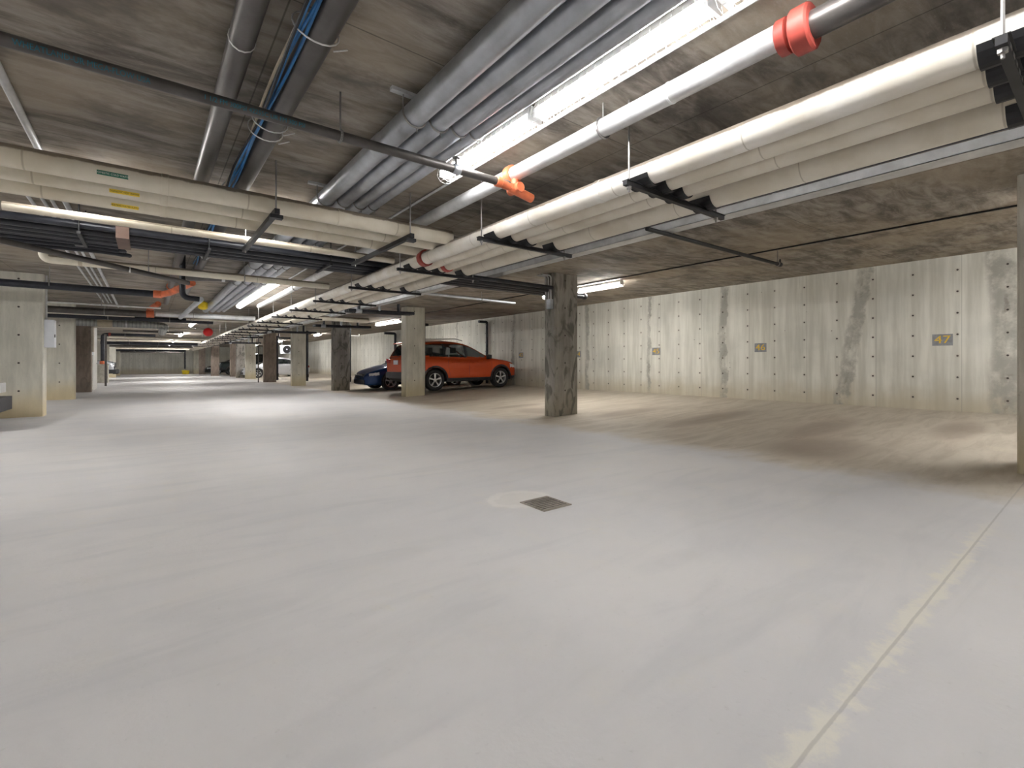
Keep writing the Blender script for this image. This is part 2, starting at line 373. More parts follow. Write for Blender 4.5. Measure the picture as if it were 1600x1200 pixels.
# ------------------------------------------------------------------ pipes
def arc(p, a, b, r, n=6):
    """corner at p between directions from a and to b, rounded"""
    p, a, b = Vector(p), Vector(a), Vector(b); d1 = (a - p).normalized(); d2 = (b - p).normalized()
    s, e = p + d1 * r, p + d2 * r; return [tuple((s * (1 - t) ** 2) + (p * 2 * t * (1 - t)) + (e * t * t)) for t in [i / n for i in range(n + 1)]]
def path(pts, r):
    out = [pts[0]]
    for i in range(1, len(pts) - 1): out += arc(pts[i], pts[i - 1], pts[i + 1], r)
    return out + [pts[-1]]
def pipe(name, label, pts, r, mat, cat='pipe', group=None, rings=(), hangers=(), bend=.0, n=14):
    """rings: (part name, point, axis, radius, length, material); hangers: (x,y) of rods dropping from the slab"""
    P = path(pts, bend) if bend and len(pts) > 2 else pts
    if not rings and not hangers:
        return tag(MB().tube(P, r, n).build(name, mat, None, pts[0]), label, cat, group)
    root = thing(name, label, cat, pts[0], group)
    MB().tube(P, r, n).build('pipe_run', mat, root, pts[0])
    for (nm, p, ax, rr, ln, mt) in rings:
        d = Vector({'X': (1, 0, 0), 'Y': (0, 1, 0), 'Z': (0, 0, 1)}[ax]) * ln / 2; p = Vector(p)
        MB().tube([p - d, p - d * .8, p + d * .8, p + d], [rr * .9, rr, rr, rr * .9], n).build(nm, mt, root, pts[0])
    for (x, y, z, ax) in hangers:
        mb = MB().tube([(x, y, z + r), (x, y, ceil_z(x))], .006, 6)
        k = []
        for i in range(17):
            a = 2 * PI * i / 16; q = (r + .006)
            k.append((x + (q * math.cos(a) if ax == 'Y' else 0), y + (q * math.cos(a) if ax == 'X' else 0), z + q * math.sin(a)))
        for i in range(16): mb.tube([k[i], k[i + 1]], .008, 5, False)
        mb.build('pipe_hanger', 'rodm', root, pts[0])
    return root
BZ = 2.17                                       # top of the trapeze bars under the long run
YN, YE = -5.0, 54.0
P1y = 5.05
pipe('insulated_pipe', 'thick ribbed white insulated pipe, leftmost of the long run of four', [(2.60, YN, BZ + .080), (2.60, YE, BZ + .080)], .079, 'insr',
     rings=[('red_coupling', (2.60, P1y, BZ + .080), 'Y', .098, .10, 'red')] + [('insulation_collar', (2.60, y, BZ + .08), 'Y', .083, .05, 'insr') for y in (2.3, 9.8, 14.5)])
pipe('insulated_pipe', 'cream insulated pipe, second from left in the long run of four', [(2.79, YN, BZ + .072), (2.79, YE, BZ + .072)], .071, 'ins')
pipe('insulated_pipe', 'cream insulated pipe, third from left in the long run of four', [(2.985, YN, BZ + .072), (2.985, YE, BZ + .072)], .071, 'ins',
     rings=[('red_coupling', (2.985, 5.2, BZ + .072), 'Y', .088, .08, 'red')])
pipe('insulated_pipe', 'cream insulated pipe, rightmost of the long run of four', [(3.36, YN, BZ + .099), (3.36, YE, BZ + .099)], .098, 'ins')
# trapeze hangers under it
def trapeze(slots=False):
    t = thing('trapeze_hanger', 'x', 'pipe hanger', (2.42, 0, BZ))
    O = (2.42, 0, BZ)
    mb = MB().box(2.40, -.016, BZ - .034, 3.60, .016, BZ - .004).box(2.40, -.024, BZ - .004, 3.60, .024, BZ)
    mb.build('bar', 'iron', t, O)
    for x in (2.44, 3.50):
        MB().tube([(x, 0, BZ - .07), (x, 0, ZC)], .0065, 6).build('rod', 'rodm', t, O)
        MB().tube([(x, 0, BZ - .05), (x, 0, BZ - .034)], .016, 6).build('nut', 'rodm', t, O)
    for (x, r) in ((2.60, .08), (2.79, .072), (2.985, .072), (3.36, .099)):
        mb = MB(); n = 8
        for i in range(n):
            a0 = PI * (1.1 + .8 * i / n); a1 = PI * (1.1 + .8 * (i + 1) / n); q = r + .003
            mb.poly([(x + q * math.cos(a0), -.08, BZ + r + q * math.sin(a0)), (x + q * math.cos(a1), -.08, BZ + r + q * math.sin(a1)),
                     (x + (q + .008) * math.cos(a1), -.08, BZ + r + (q + .008) * math.sin(a1)), (x + (q + .008) * math.cos(a0), -.08, BZ + r + (q + .008) * math.sin(a0))], .16, (0, 1, 0))
        mb.build('saddle', 'iron', t, O)
    return t
tz = trapeze(); ys = [.26, 1.93, 3.62, 5.4, 7.15, 9.1, 10.95, 12.8, 14.75, 16.4, 18.2, 20.0, 21.8, 23.7, 25.6, 27.6, 29.8, 32.2, 35, 38.5]
for i, y in enumerate(ys):
    lab = 'black trapeze hanger under the long cream pipe run, %s from the camera' % ORD[i]
    t = tz if i == 0 else dup(tz, (2.42, y, BZ)); t['label'] = lab; t['group'] = 'trapeze hangers under the long pipe run'
    t.location = (2.42, y, BZ)
for k in range(14): MB().box(2.46 + k * .08, -.0175, BZ - .027, 2.50 + k * .08, -.0162, BZ - .010).build('slot', 'rodm', tz, (2.42, 0, BZ))
# galvanised rail and black line right of the long run
pipe('black_pipe', 'long black pipe above the galvanised rail right of the cream pipes', [(4.58, YN, 2.62), (4.58, 40, 2.62)], .04, 'black')
mb = MB().box(4.60, YN, 2.50, 4.78, 40, 2.505).box(4.60, YN, 2.50, 4.605, 40, 2.58).box(4.775, YN, 2.50, 4.78, 40, 2.58)
for y in range(-4, 40, 2): mb.box(4.68, y, 2.505, 4.70, y + .02, 2.69)
tag(mb.build('galvanised_rail', 'galv', None, (4.6, YN, 2.5)), 'long galvanised steel channel under the ceiling, right of the cream pipes', 'rail')
# branch along X
BR = 2.28
brs = [('insulated_pipe', 'front cream insulated pipe of the left branch, with green sticker', 4.43, BR + .076, .075, -7, 2.58),
       ('insulated_pipe', 'middle cream insulated pipe of the left branch, with yellow sticker', 4.74, BR + .073, .072, -7, 2.72),
       ('insulated_pipe', 'third cream insulated pipe of the left branch, with yellow sticker', 5.11, BR + .071, .070, -7, 2.9)]
bro = []
for (nm, lb, y, z, r, x0, x1) in brs:
    bro.append(pipe(nm, lb, [(x0, y, z), (x1, y, z)], r, 'insx', rings=[('insulation_collar', (xx, y, z), 'X', r + .003, .05, 'insx') for xx in (-1.5, .1, 1.4)]))
pipe('insulated_pipe', 'thin cream insulated pipe behind the left branch, with open left end', [(-.97, 5.73, 2.325), (2.5, 5.73, 2.325)], .037, 'insx')
def trap2(x, lab):
    t = thing('trapeze_hanger', lab, 'pipe hanger', (x, 4.3, BR), 'trapeze hangers under the left branch'); O = (x, 4.3, BR)
    MB().box(x - .02, 4.25, BR - .045, x + .02, 5.95, BR - .002).build('bar', 'iron', t, O)
    for y in (4.30, 5.85): MB().tube([(x, y, BR - .07), (x, y, ZC)], .0065, 6).build('rod', 'rodm', t, O)
    MB().box(x - .05, 4.27, BR - .075, x + .05, 4.33, BR - .045).build('nut_plate', 'iron', t, O)
    return t
trap2(.84, 'black trapeze hanger under the left branch, middle of the ceiling'); trap2(2.05, 'black trapeze hanger under the left branch, next to the long run')
trap2(-1.4, 'black trapeze hanger under the left branch, beyond the left edge')
# lettering wrapped on a pipe running along X
def text_mesh(txt, size, ext=.0):
    cu = bpy.data.curves.new('t', 'FONT'); cu.body = txt; cu.size = size; cu.align_x = 'CENTER'; cu.align_y = 'CENTER'; cu.extrude = ext
    o = bpy.data.objects.new('t', cu); C.objects.link(o); dg = bpy.context.evaluated_depsgraph_get(); dg.update()
    me = bpy.data.meshes.new_from_object(o.evaluated_get(dg)); bpy.data.objects.remove(o); return me
def wrap_text(name, txt, size, x, y, z, r, a0, mat, parent, sx=1.0, label=None):
    me = text_mesh(txt, size)
    for v in me.vertices:
        a = a0 + v.co.y / r; v.co = Vector((x + v.co.x * sx, y - r * math.cos(a), z + r * math.sin(a))) - parent.location
    me.materials.clear(); me.materials.append(M[mat]); o = bpy.data.objects.new(name, me); C.objects.link(o); o.parent = parent
    if label: o['label'] = label
    return o
def wrap_band(name, x0, x1, h, y, z, r, a0, mat, parent):
    mb = MB(); n = 6
    for i in range(n + 1):
        a = a0 + (i / n - .5) * h / r
        for xx in (x0, x1): mb.v.append((xx, y - r * math.cos(a), z + r * math.sin(a)))
    for i in range(n): mb.f.append((2 * i, 2 * i + 1, 2 * i + 3, 2 * i + 2))
    return mb.build(name, mat, parent, tuple(parent.location))
for k, (x0, x1, bm_, im, txt, a0, sx) in enumerate(((-.285, -.115, 'green', 'whink', 'DOMESTIC COLD WATER', -.28, .62), (-.235, -.055, 'ysti', 'bkink', 'DOMESTIC HOT WATER', -.62, .62), (-.24, -.065, 'ysti', 'bkink', 'HEATING WATER SUPPLY', -.72, .62))):
    y, z, r = brs[k][2:5]
    if k: r_ = r
    st = wrap_band('pipe_sticker', x0, x1, .03, y, z, r + .0012, a0, bm_, bro[k])
    st['label'] = ['green sticker reading DOMESTIC COLD WATER', 'yellow sticker reading DOMESTIC HOT WATER', 'yellow sticker reading HEATING WATER SUPPLY'][k]
    tx = wrap_text('lettering', txt, .0195, (x0 + x1) / 2, y, z, r + .002, a0, im, bro[k], .82)
# sprinkler branch with blue print
sp = pipe('sprinkler_pipe', 'thin black sprinkler pipe with blue print crossing the near ceiling', [(-7, 2.97, 2.385), (2.26, 2.97, 2.42)], .031, 'steeld',
          hangers=[(.945, 2.97, 2.415, 'X'), (-2.6, 2.97, 2.40, 'X')],
          rings=[('orange_coupling', (2.16, 2.97, 2.42), 'X', .042, .05, 'orange'), ('sprinkler_tee', (1.78, 2.97, 2.418), 'X', .038, .06, 'steel')])
MB().tube([(1.78, 2.97, 2.44), (1.78, 2.97, 2.50)], .012, 8).tube([(1.78, 2.97, 2.50), (1.78, 2.97, 2.507)], .028, 12).build('sprinkler_head', 'rodm', sp, (-7, 2.97, 2.385))
for txt, x in (('WHEATLAND-UR MEGA-FLOW USA', -.23), ('1 1/2 FM 300PSI 42255C UR FM 300 PSI', .48)):
    wrap_text('lettering', txt, .038 if x < 0 else .034, x + .0, 2.97, 2.408 if x < 0 else 2.4105, .0335, -.35, 'ink', sp, .78 if x < 0 else .9, 'blue printed lettering')
# sprinkler main right of the lamps
mn = pipe('sprinkler_main', 'thick grey steel pipe right of the near lamps, with orange couplings', [(2.33, .93, 2.525), (2.33, 14, 2.525)], .058, 'galv',
          hangers=[(2.33, 2.05, 2.525, 'Y'), (2.33, 6.6, 2.525, 'Y'), (2.33, 10.1, 2.525, 'Y')],
          rings=[('orange_coupling', (2.33, 3.02, 2.525), 'Y', .078, .07, 'orange'), ('pipe_joint', (2.33, 1.55, 2.525), 'Y', .061, .015, 'white')])
pipe('sprinkler_main', 'dark thick pipe with red flange above the near lamps, by the top edge', [(2.33, YN, 2.50), (2.33, .86, 2.50)], .06, 'steeld',
     rings=[('red_coupling', (2.33, .87, 2.50), 'Y', .10, .08, 'red'), ('red_coupling', (2.33, .95, 2.51), 'Y', .08, .05, 'red')])
mb = MB(); mb.tube(path([(2.33, 2.97, 2.50), (2.33, 2.97, 2.40), (2.14, 2.97, 2.42)], .04), .034, 12).tube([(2.27, 2.97, 2.40), (2.50, 2.97, 2.36)], .036, 12).tube([(2.33, 2.90, 2.40), (2.33, 3.04, 2.40)], .038, 12)
tag(mb.build('orange_tee', 'orange', None, (2.33, 2.97, 2.4)), 'orange pipe tee joining the thin sprinkler pipe to the thick one', 'pipe fitting')
pipe('conduit', 'thin silver conduit running between the near lamps and the thick pipe', [(2.2, YN, 2.67), (2.2, 16, 2.67)], .012, 'galv')
# four grey pipes left of the lamps
for i, (x, r, lb) in enumerate(((1.33, .075, 'widest and leftmost'), (1.50, .065, 'second from left'), (1.655, .058, 'third from left'), (1.79, .050, 'slimmest and rightmost'))):
    z = 2.665 - r - .02
    rings = [('coupling', (x, y, z), 'Y', r + .006, .12, 'steel') for y in (3.25, 9.0, -1)]
    rt = pipe('steel_pipe', 'grey steel drain pipe left of the near lamps, %s of four' % lb, [(x, YN, z), (x, 16.5, z)], r, 'steel', rings=rings)
    for y in (2.72, 4.6, 6.5, 8.4, 10.3, .8):
        mb = MB(); q = r + .006; pr = None
        for k in range(15):
            a = PI * (.95 + 1.15 * k / 14); p = (x + q * math.cos(a), y, z + q * math.sin(a))
            if pr: mb.tube([pr, p], .006, 5, False)
            pr = p
        mb.tube([(x - q, y, z), (x - q, y, 2.67)], .005, 5).tube([(x + .01, y, z - q + .004), (x + .012, y, z - q - .028)], .005, 5)
        mb.build('pipe_clamp', 'rodm', rt, (x, YN, z))
for i, y in enumerate((.8, 2.72, 4.6, 6.5, 8.4, 10.3)):
    tag(MB().box(1.17, y - .02, 2.668, 1.9, y + .02, 2.69).build('ceiling_strut', 'galv', None, (1.17, y, 2.668)), 'short steel strut above the four grey pipes, %s from the camera' % ORD[i], 'strut', 'struts over the grey pipes')
# dark pipes C and D
pipe('cast_iron_pipe', 'dark glossy drain pipe with white joint ring, left of the blue cables', [(.36, YN, 2.58), (.36, 15.2, 2.58)], .058, 'steeld',
     rings=[('joint_ring', (.36, 2.62, 2.58), 'Y', .061, .012, 'wire'), ('joint_ring', (.36, 6.9, 2.58), 'Y', .064, .05, 'galv'), ('orange_coupling', (.36, 11.9, 2.58), 'Y', .075, .07, 'orange')])
pd = pipe('cast_iron_pipe', 'dark drain pipe carrying the blue cables along its side', [(.65, YN, 2.58), (.65, 13, 2.58)], .068, 'steeld',
     rings=[('joint_ring', (.65, 8.1, 2.58), 'Y', .073, .06, 'galv')])
for i, (dx, dz, nm, mt, lb) in enumerate(((-.085, -.03, 'data_cable', 'blue', 'bright blue cable, left side of the dark drain pipe, topmost'), (-.097, -.045, 'data_cable', 'blue', 'blue cable lying second along the dark drain pipe'), (-.078, -.052, 'data_cable', 'blue', 'lowest blue cable along the dark drain pipe'),
                                  (-.108, -.02, 'data_cable', 'cream', 'cream cable beside the blue cables'), (-.112, -.055, 'data_cable', 'iron', 'black cable beside the blue cables'))):
    pts = []
    for k in range(40):
        y = -3 + k * .3; pts.append((.65 + dx + .012 * math.sin(k * .9 + i * 2), y, 2.58 + dz + .012 * math.sin(k * .7 + i)))
    tag(MB().tube(pts, .008, 6).build(nm, mt, None, pts[0]), lb, 'cable')
for i, y in enumerate((2.3, 3.35, 3.5, 4.9)):
    mb = MB(); pr = None
    for k in range(19):
        a = 2 * PI * k / 18; p = (.62 + .105 * math.cos(a), y + .04 * math.sin(a), 2.565 + .09 * math.sin(a))
        if pr: mb.tube([pr, p], .004, 5, False)
        pr = p
    mb.tube([(.70, y, 2.49), (.77, y + .01, 2.53)], .004, 5)
    tag(mb.build('cable_tie', 'wire', None, (.62, y, 2.5)), 'white cable tie round the dark pipe and blue cables, %s from the camera' % ORD[i], 'cable tie')
# conduits at left
pipe('conduit', 'silver conduit on the near ceiling at the left edge', [(-.66, -2, 2.665), (-.70, 18, 2.665)], .024, 'galv')
for i, x in enumerate((-.80, -.87, -.97)): pipe('conduit', 'thin silver conduit behind the left branch, %s from left' % ['third', 'second', 'first'][i], [(x + .02, 5.4, 2.672), (x, 17, 2.672)], .016, 'galv')
# black pipes crossing behind the branch
for i, (y, z) in enumerate(((6.42, 2.40), (6.55, 2.37), (6.68, 2.36), (6.81, 2.35), (6.94, 2.36))):
    pipe('black_pipe', 'black pipe of the flat crossing set behind the left branch, %s from the camera' % ORD[i], [(-7, y, z), (5.9 if i < 1 else 5.9, y if i < 0 else min(y, 6.36 + i * .0), z + .0)] if False else [(-7, y, z), (5.9, y, z)], .036, 'black', group='flat crossing set of black pipes')
tag(MB().box(-.27, 6.37, 2.306, -.16, 6.985, 2.43).build('pipe_wrap', 'brown', None, (0, 6.4, 2.3)), 'brown wrap with white edges round the black crossing pipes', 'wrap')
for i, x in enumerate((-.55, .55, 1.9)):
    t = thing('trapeze_hanger', 'thin hanger under the flat black crossing pipes, %s from left' % ORD[i], 'pipe hanger', (x, 6.7, 2.3))
    MB().box(x - .015, 6.33, 2.29, x + .015, 7.03, 2.314).build('bar', 'iron', t, (x, 6.7, 2.3))
    for y in (6.36, 7.0): MB().tube([(x, y, 2.29), (x, y, ZC)], .006, 6).build('rod', 'iron', t, (x, 6.7, 2.3))
tag(MB().box(-.66, 7.2, 2.34, -.56, 7.32, ZC).build('black_duct', 'black', None, (-.7, 7.3, 2.25)), 'black square drop under the ceiling behind the black crossing pipes', 'duct')
# curved black hoses at left
for i in range(4):
    y = 7.5 + i * .11; z = 2.46 - i * .02
    pipe('black_hose', 'black hose curving up at left edge, %s of four' % ORD[i], [(-7, y, z), (-1.35 + i * .1, y, z), (-.55 + i * .05, y + .1, z + .03), (-.3, y + .1, z + .02)], .03, 'black', 'hose', 'black hoses at the left edge', bend=.2)
pipe('drain_pipe', 'long black pipe sloping to the orange joint under the cream pipe', [(-1.3, 7.35, 2.33), (.48, 8.65, 2.22)], .035, 'steeld', rings=[('pipe_clamp', (-.2, 8.15, 2.262), 'X', .04, .02, 'galv')])
pipe('insulated_pipe', 'cream insulated pipe with rounded left end, behind the black pipes', [(-1.07, 8.5, 2.49), (-1.07, 8.5, 2.355), (2.50, 8.5, 2.355)], .055, 'insx', bend=.08,
     rings=[('brown_tape', (-.72, 8.5, 2.355), 'X', .0565, .05, 'cream')], hangers=[(.0, 8.5, 2.355, 'X'), (1.2, 8.5, 2.355, 'X')])
pipe('black_pipe', 'dark blue-black pipe above the leftmost pillar ending at orange joint', [(-7, 11.3, 2.37), (.12, 11.3, 2.33)], .062, 'black',
     rings=[('orange_coupling', (.14, 11.3, 2.33), 'X', .075, .14, 'orange')], hangers=[(-1.35, 11.3, 2.37, 'X')])
pipe('orange_joint', 'rusty orange jointed pipe rising under the ceiling at left', [(.2, 11.3, 2.33), (.34, 11.1, 2.36), (.62, 10.2, 2.45)], .06, 'orange', 'pipe fitting')
pipe('black_drain', 'black elbow pipe dropping from ceiling below the cream pipe', [(.42, 8.95, ZC), (.42, 8.95, 2.03), (.64, 8.95, 2.02)], .042, 'black', bend=.1)
pipe('steel_pipe', 'short grey pipe sloping away below the black elbow', [(.66, 8.95, 2.02), (.55, 12.5, 2.0)], .042, 'steel')
pipe('steel_pipe', 'dark grey duct with clamps below the cream pipe left of centre', [(.5, 9.4, 2.42), (1.28, 9.2, 2.46)], .06, 'steeld', rings=[('pipe_clamp', (1.0, 9.27, 2.445), 'X', .068, .05, 'galv'), ('pipe_clamp', (1.22, 9.22, 2.455), 'X', .066, .08, 'galv')])
tag(MB().tube([(1.12, 14.6, 2.40), (1.12, 14.6, 2.44), (1.12, 14.6, 2.58), (1.12, 14.6, 2.62), (1.12, 14.6, 2.63), (1.12, 14.6, ZC)], [.05, .11, .11, .05, .02, .02], 14).build('yellow_cap', 'yellow', None, (1.12, 14.6, 2.4)), 'yellow cap hanging beside the distant lamps', 'cap')
# far crossing pipes
far = [(15.1, 2.42, -7, .25, .022, 'wire', 'thin white line under the ceiling beyond the leftmost pillar'),
       (16.0, 2.33, -7, .0, .085, 'steeld', 'thick dark pipe beyond the leftmost pillar with orange end'),
       (16.0, 2.35, .15, 2.55, .07, 'galv', 'bright white pipe right of the orange joint, below the distant lamps'),
       (16.6, 2.29, -7, -.3, .02, 'ins', 'thin cream pipe below the thick dark pipe at left'),
       (17.4, 2.30, -7, 1.6, .075, 'black', 'black pipe just above the spiral duct'),
       (17.2, 2.34, .9, 2.55, .04, 'ins', 'short cream pipe left of the long run below the distant lamps'),
       (29.5, 2.27, -1.5, 2.5, .06, 'ins', 'cream pipe crossing beyond the red bell'),
       (27.0, 2.45, -.9, 1.3, .05, 'steeld', 'brown pipe crossing beyond the spiral duct elbow'),
       (34.0, 2.30, -2.2, 2.5, .06, 'ins', 'cream pipe crossing before the far dark pipes'),
       (36.0, 2.20, -2.2, 2.48, .09, 'black', 'black pipe crossing the far aisle, nearer one'),
       (40.0, 2.15, -2.2, 2.48, .07, 'steeld', 'brown pipe crossing the far aisle, middle one'),
       (44.0, 2.10, -2.4, 2.48, .07, 'ins', 'cream pipe crossing the far aisle'),
       (48.0, 2.05, -2.4, 2.48, .09, 'black', 'black pipe crossing nearest the end wall'),
       (52.0, 2.0, -2.4, 2.48, .06, 'steeld', 'brown pipe crossing right before the end wall')]
for (y, z, x0, x1, r, mt, lb) in far:
    hs = [(x, y, z, 'X') for x in ((-.9, .5) if x0 < -.5 else (1.0,)) if x0 < x < x1]
    pipe('crossing_pipe', lb, [(x0, y, z), (x1, y, z)], r, mt, hangers=hs)
tag(MB().tube([(-.05, 16, 2.33), (.12, 16, 2.34)], .1, 14).tube([(.03, 16, 2.33), (.03, 16, 2.47), (.2, 15.3, 2.55)], .07, 12).build('orange_joint', 'orange', None, (0, 16, 2.33)), 'orange joint between the thick dark pipe and the white pipe', 'pipe fitting')
sd = pipe('spiral_duct', 'silver spiral air duct crossing above the left pillars, with elbow', [(-3.2, 19, 2.24), (.15, 19, 2.235), (.42, 19, 2.2), (.38, 20.6, 2.1)], .115, 'spiral', 'duct', bend=.2,
          rings=[('duct_band', (-1.05, 19, 2.24), 'X', .13, .35, 'cream'), ('duct_band', (-.55, 19, 2.24), 'X', .12, .04, 'galv')], hangers=[(-1.3, 19, 2.24, 'X')])
pipe('white_pipe', 'white pipe that turns down beside the lobby wall', [(-1.52, 21.6, 1.4), (-1.52, 21.6, 2.28), (1.9, 21.6, 2.30)], .045, 'ins', bend=.1, hangers=[(.2, 21.6, 2.29, 'X')])
pipe('black_drain', 'black drain pipe that turns down to the low concrete block', [(-1.87, 32.2, .97), (-1.87, 32.2, 2.5), (.3, 32.2, 2.5)], .09, 'black', bend=.15,
     rings=[('orange_coupling', (-1.87, 32.2, 1.05), 'Z', .13, .16, 'orange'), ('red_coupling', (-1.6, 32.2, 2.5), 'X', .11, .1, 'red')])
tag(MB().poly([(-2.1, 32.05, 0), (-1.66, 32.05, 0), (-1.66, 32.7, 0), (-2.1, 32.7, 0)], .97, (0, 0, 1)).build('concrete_block', 'lowc', None, (-1.9, 32.3, 0)), 'low concrete block under the black drain pipe at far left', 'block')
pipe('standpipe', 'thin dark pipe standing on the floor by the lobby wall', [(-1.5, 27.5, 0), (-1.5, 27.5, 2.3)], .04, 'steeld')
# red bell
t = thing('alarm_bell', 'round red alarm bell hanging near the distant end of cream pipes', 'bell', (1.49, 17.6, 2.02))
MB().lathe([(0, -.05), (.08, -.045), (.12, -.02), (.135, .02), (.125, .03), (0, .03)], (1.49, 17.6, 1.99), 'Y', 24).build('gong', 'bellred', t, (1.49, 17.6, 2.02))
MB().box(1.44, 17.63, 1.92, 1.54, 17.7, 2.1).tube([(1.49, 17.68, 2.1), (1.49, 17.68, ZC)], .012, 6).build('bracket', 'steel', t, (1.49, 17.6, 2.02))
# right bay pipes
pipe('sprinkler_pipe', 'thin black sprinkler pipe over the empty stalls, ending in a head', [(4.3, 3.16, 2.47), (7.55, 3.16, 2.50)], .024, 'iron',
     rings=[('sprinkler_tee', (7.57, 3.16, 2.50), 'X', .034, .07, 'iron')], hangers=[(7.5, 3.16, 2.50, 'X')])
pipe('upright_nozzle', 'small upright sprinkler head at the end of the thin black pipe', [(7.58, 3.16, 2.52), (7.58, 3.16, 2.58)], .012, 'iron', 'sprinkler')
pipe('conduit', 'thin black conduit along the ceiling over the empty stalls', [(7.5, YN, 2.722), (7.5, 30, 2.722)], .011, 'iron')
pipe('black_pipe', 'black pipe passing behind the dark stained pillar to its capped end', [(5.91, 6.95, 2.38), (7.35, 6.95, 2.42)], .055, 'black', rings=[('end_cap', (7.3, 6.95, 2.42), 'X', .063, .09, 'iron')], hangers=[(6.8, 6.95, 2.405, 'X')])
pipe('steel_pipe', 'thin grey pipe over the stall left of the dark stained pillar', [(4.1, 9.2, 2.52), (7.2, 9.2, 2.50)], .03, 'steel', hangers=[(6.2, 9.2, 2.507, 'X')])
pipe('conduit', 'thin black conduit slanting over the red car stall', [(4.3, 11.4, 2.66), (5.6, 8.2, 2.675)], .014, 'iron')
def bayset(y, x0, x1, z, lb, n=3):
    t = thing('drain_set', lb, 'pipes', (x0, y, z)); O = (x0, y, z)
    for i in range(n): MB().tube([(x0, y + i * .13, z), (x1, y + i * .13, z + .03)], .045, 10).build('pipe_run', 'black', t, O)
    for k in range(3):
        x = x0 + (x1 - x0) * (.15 + .3 * k)
        if 4.5 < x < 4.85: x += .4
        MB().tube([(x, y, z), (x, y, ceil_z(x) - .006)], .04, 10).build('riser', 'steel' if k == 1 else 'black', t, O)
    MB().tube([(x0 + .2, y - .02, z - .01), (x0 + .35, y - .02, z - .01)], .06, 10).build('coupling', 'steel', t, O)
bayset(12.55, 4.2, 6.1, 2.42, 'black drain pipes with risers left of the red car pillar')
bayset(17.2, 4.6, 6.6, 2.33, 'black drain pipes with risers above the pillar left of the blue car')
bayset(22.2, 3.8, 6.0, 2.36, 'black drain pipes above the pale pillar right of the silver car')
bayset(34.3, 3.8, 5.8, 2.30, 'distant black drain pipes above the close trio of pillars')
bayset(28.9, 4.0, 6.4, 2.42, 'black drain pipes above the brown pillar before the silver car')
pipe('insulated_pipe', 'short cream pipe under the ceiling left of the red car pillar', [(3.9, 15.6, 2.45), (5.9, 15.6, 2.45)], .08, 'insx')
pipe('white_pipe', 'thin white pipe bent down between the blue car and its pillar', [(5.9, 19.6, 2.16), (7.0, 19.6, 2.16), (7.0, 19.6, 2.24)], .03, 'wire', hangers=[(6.3, 19.6, 2.16, 'X')])
# downpipes
pipe('downpipe', 'black downpipe on the right side of the pillar left of the blue car', [(6.03, 17.85, .3), (6.03, 17.85, 2.5)], .045, 'black', rings=[('coupling', (6.03, 17.85, .42), 'Z', .06, .14, 'iron')])
pipe('downpipe', 'black downpipe on the right side of the yellow-footed pillar', [(5.75, 22.8, .2), (5.75, 22.8, 2.5)], .06, 'black', rings=[('coupling', (5.75, 22.8, .45), 'Z', .08, .14, 'iron')])
pipe('downpipe', 'black downpipe on the right side of the brown pillar', [(5.53, 28.0, .1), (5.53, 28.0, 2.5)], .06, 'black', rings=[('coupling', (5.53, 28.0, .4), 'Z', .08, .14, 'iron')])
pipe('downpipe', 'slim dark downpipe on the right side of the red car pillar', [(6.74, 13.15, .05), (6.74, 13.15, 2.6)], .03, 'steeld', rings=[('coupling', (6.82, 13.15, 2.2), 'X', .04, .1, 'iron')])
pipe('downpipe', 'black downpipe on the right wall behind the red car hood', [(10.45, 15.7, 2.68), (10.85, 15.7, 2.68), (10.85, 15.7, .2)], .055, 'black', bend=.08)
pipe('downpipe', 'black downpipe on the right wall behind the blue car', [(10.2, 24.6, 2.66), (10.83, 24.6, 2.66), (10.83, 24.6, .2)], .07, 'black', bend=.1)
pipe('standpipe', 'thin dark standpipe left of the brown pillar before the silver car', [(4.6, 27.9, 0), (4.6, 27.9, 2.5)], .025, 'steeld')
pipe('standpipe', 'black pipe standing on the far left of the pillars above the yellow bucket', [(2.72, 54, .5), (2.72, 54, 2.2)], .06, 'black')
tag(MB().tube([(2.75, 53.4, 0), (2.75, 53.4, .36)], [.26, .32], 16).build('mop_bucket', 'yellow', None, (2.75, 53.4, 0)), 'yellow bucket on the floor by the end wall', 'bucket')
# fan unit
t = thing('fan_unit', 'pale square fan unit mounted high beyond the silver car', 'fan', (8.35, 38.8, 1.75))
MB().box(7.95, 38.9, 1.75, 8.75, 39.3, 2.4).build('housing', 'box', t, (8.35, 38.8, 1.75))
MB().lathe([(.06, 0), (.25, 0), (.27, -.03), (.29, 0)], (8.35, 38.88, 2.08), 'Y', 24).build('fan_grille', 'iron', t, (8.35, 38.8, 1.75))
MB().box(8.0, 38.95, 2.4, 8.04, 39.0, ceil_z(8.0)).box(8.66, 38.95, 2.4, 8.7, 39.0, ceil_z(8.7)).build('bracket', 'iron', t, (8.35, 38.8, 1.75))
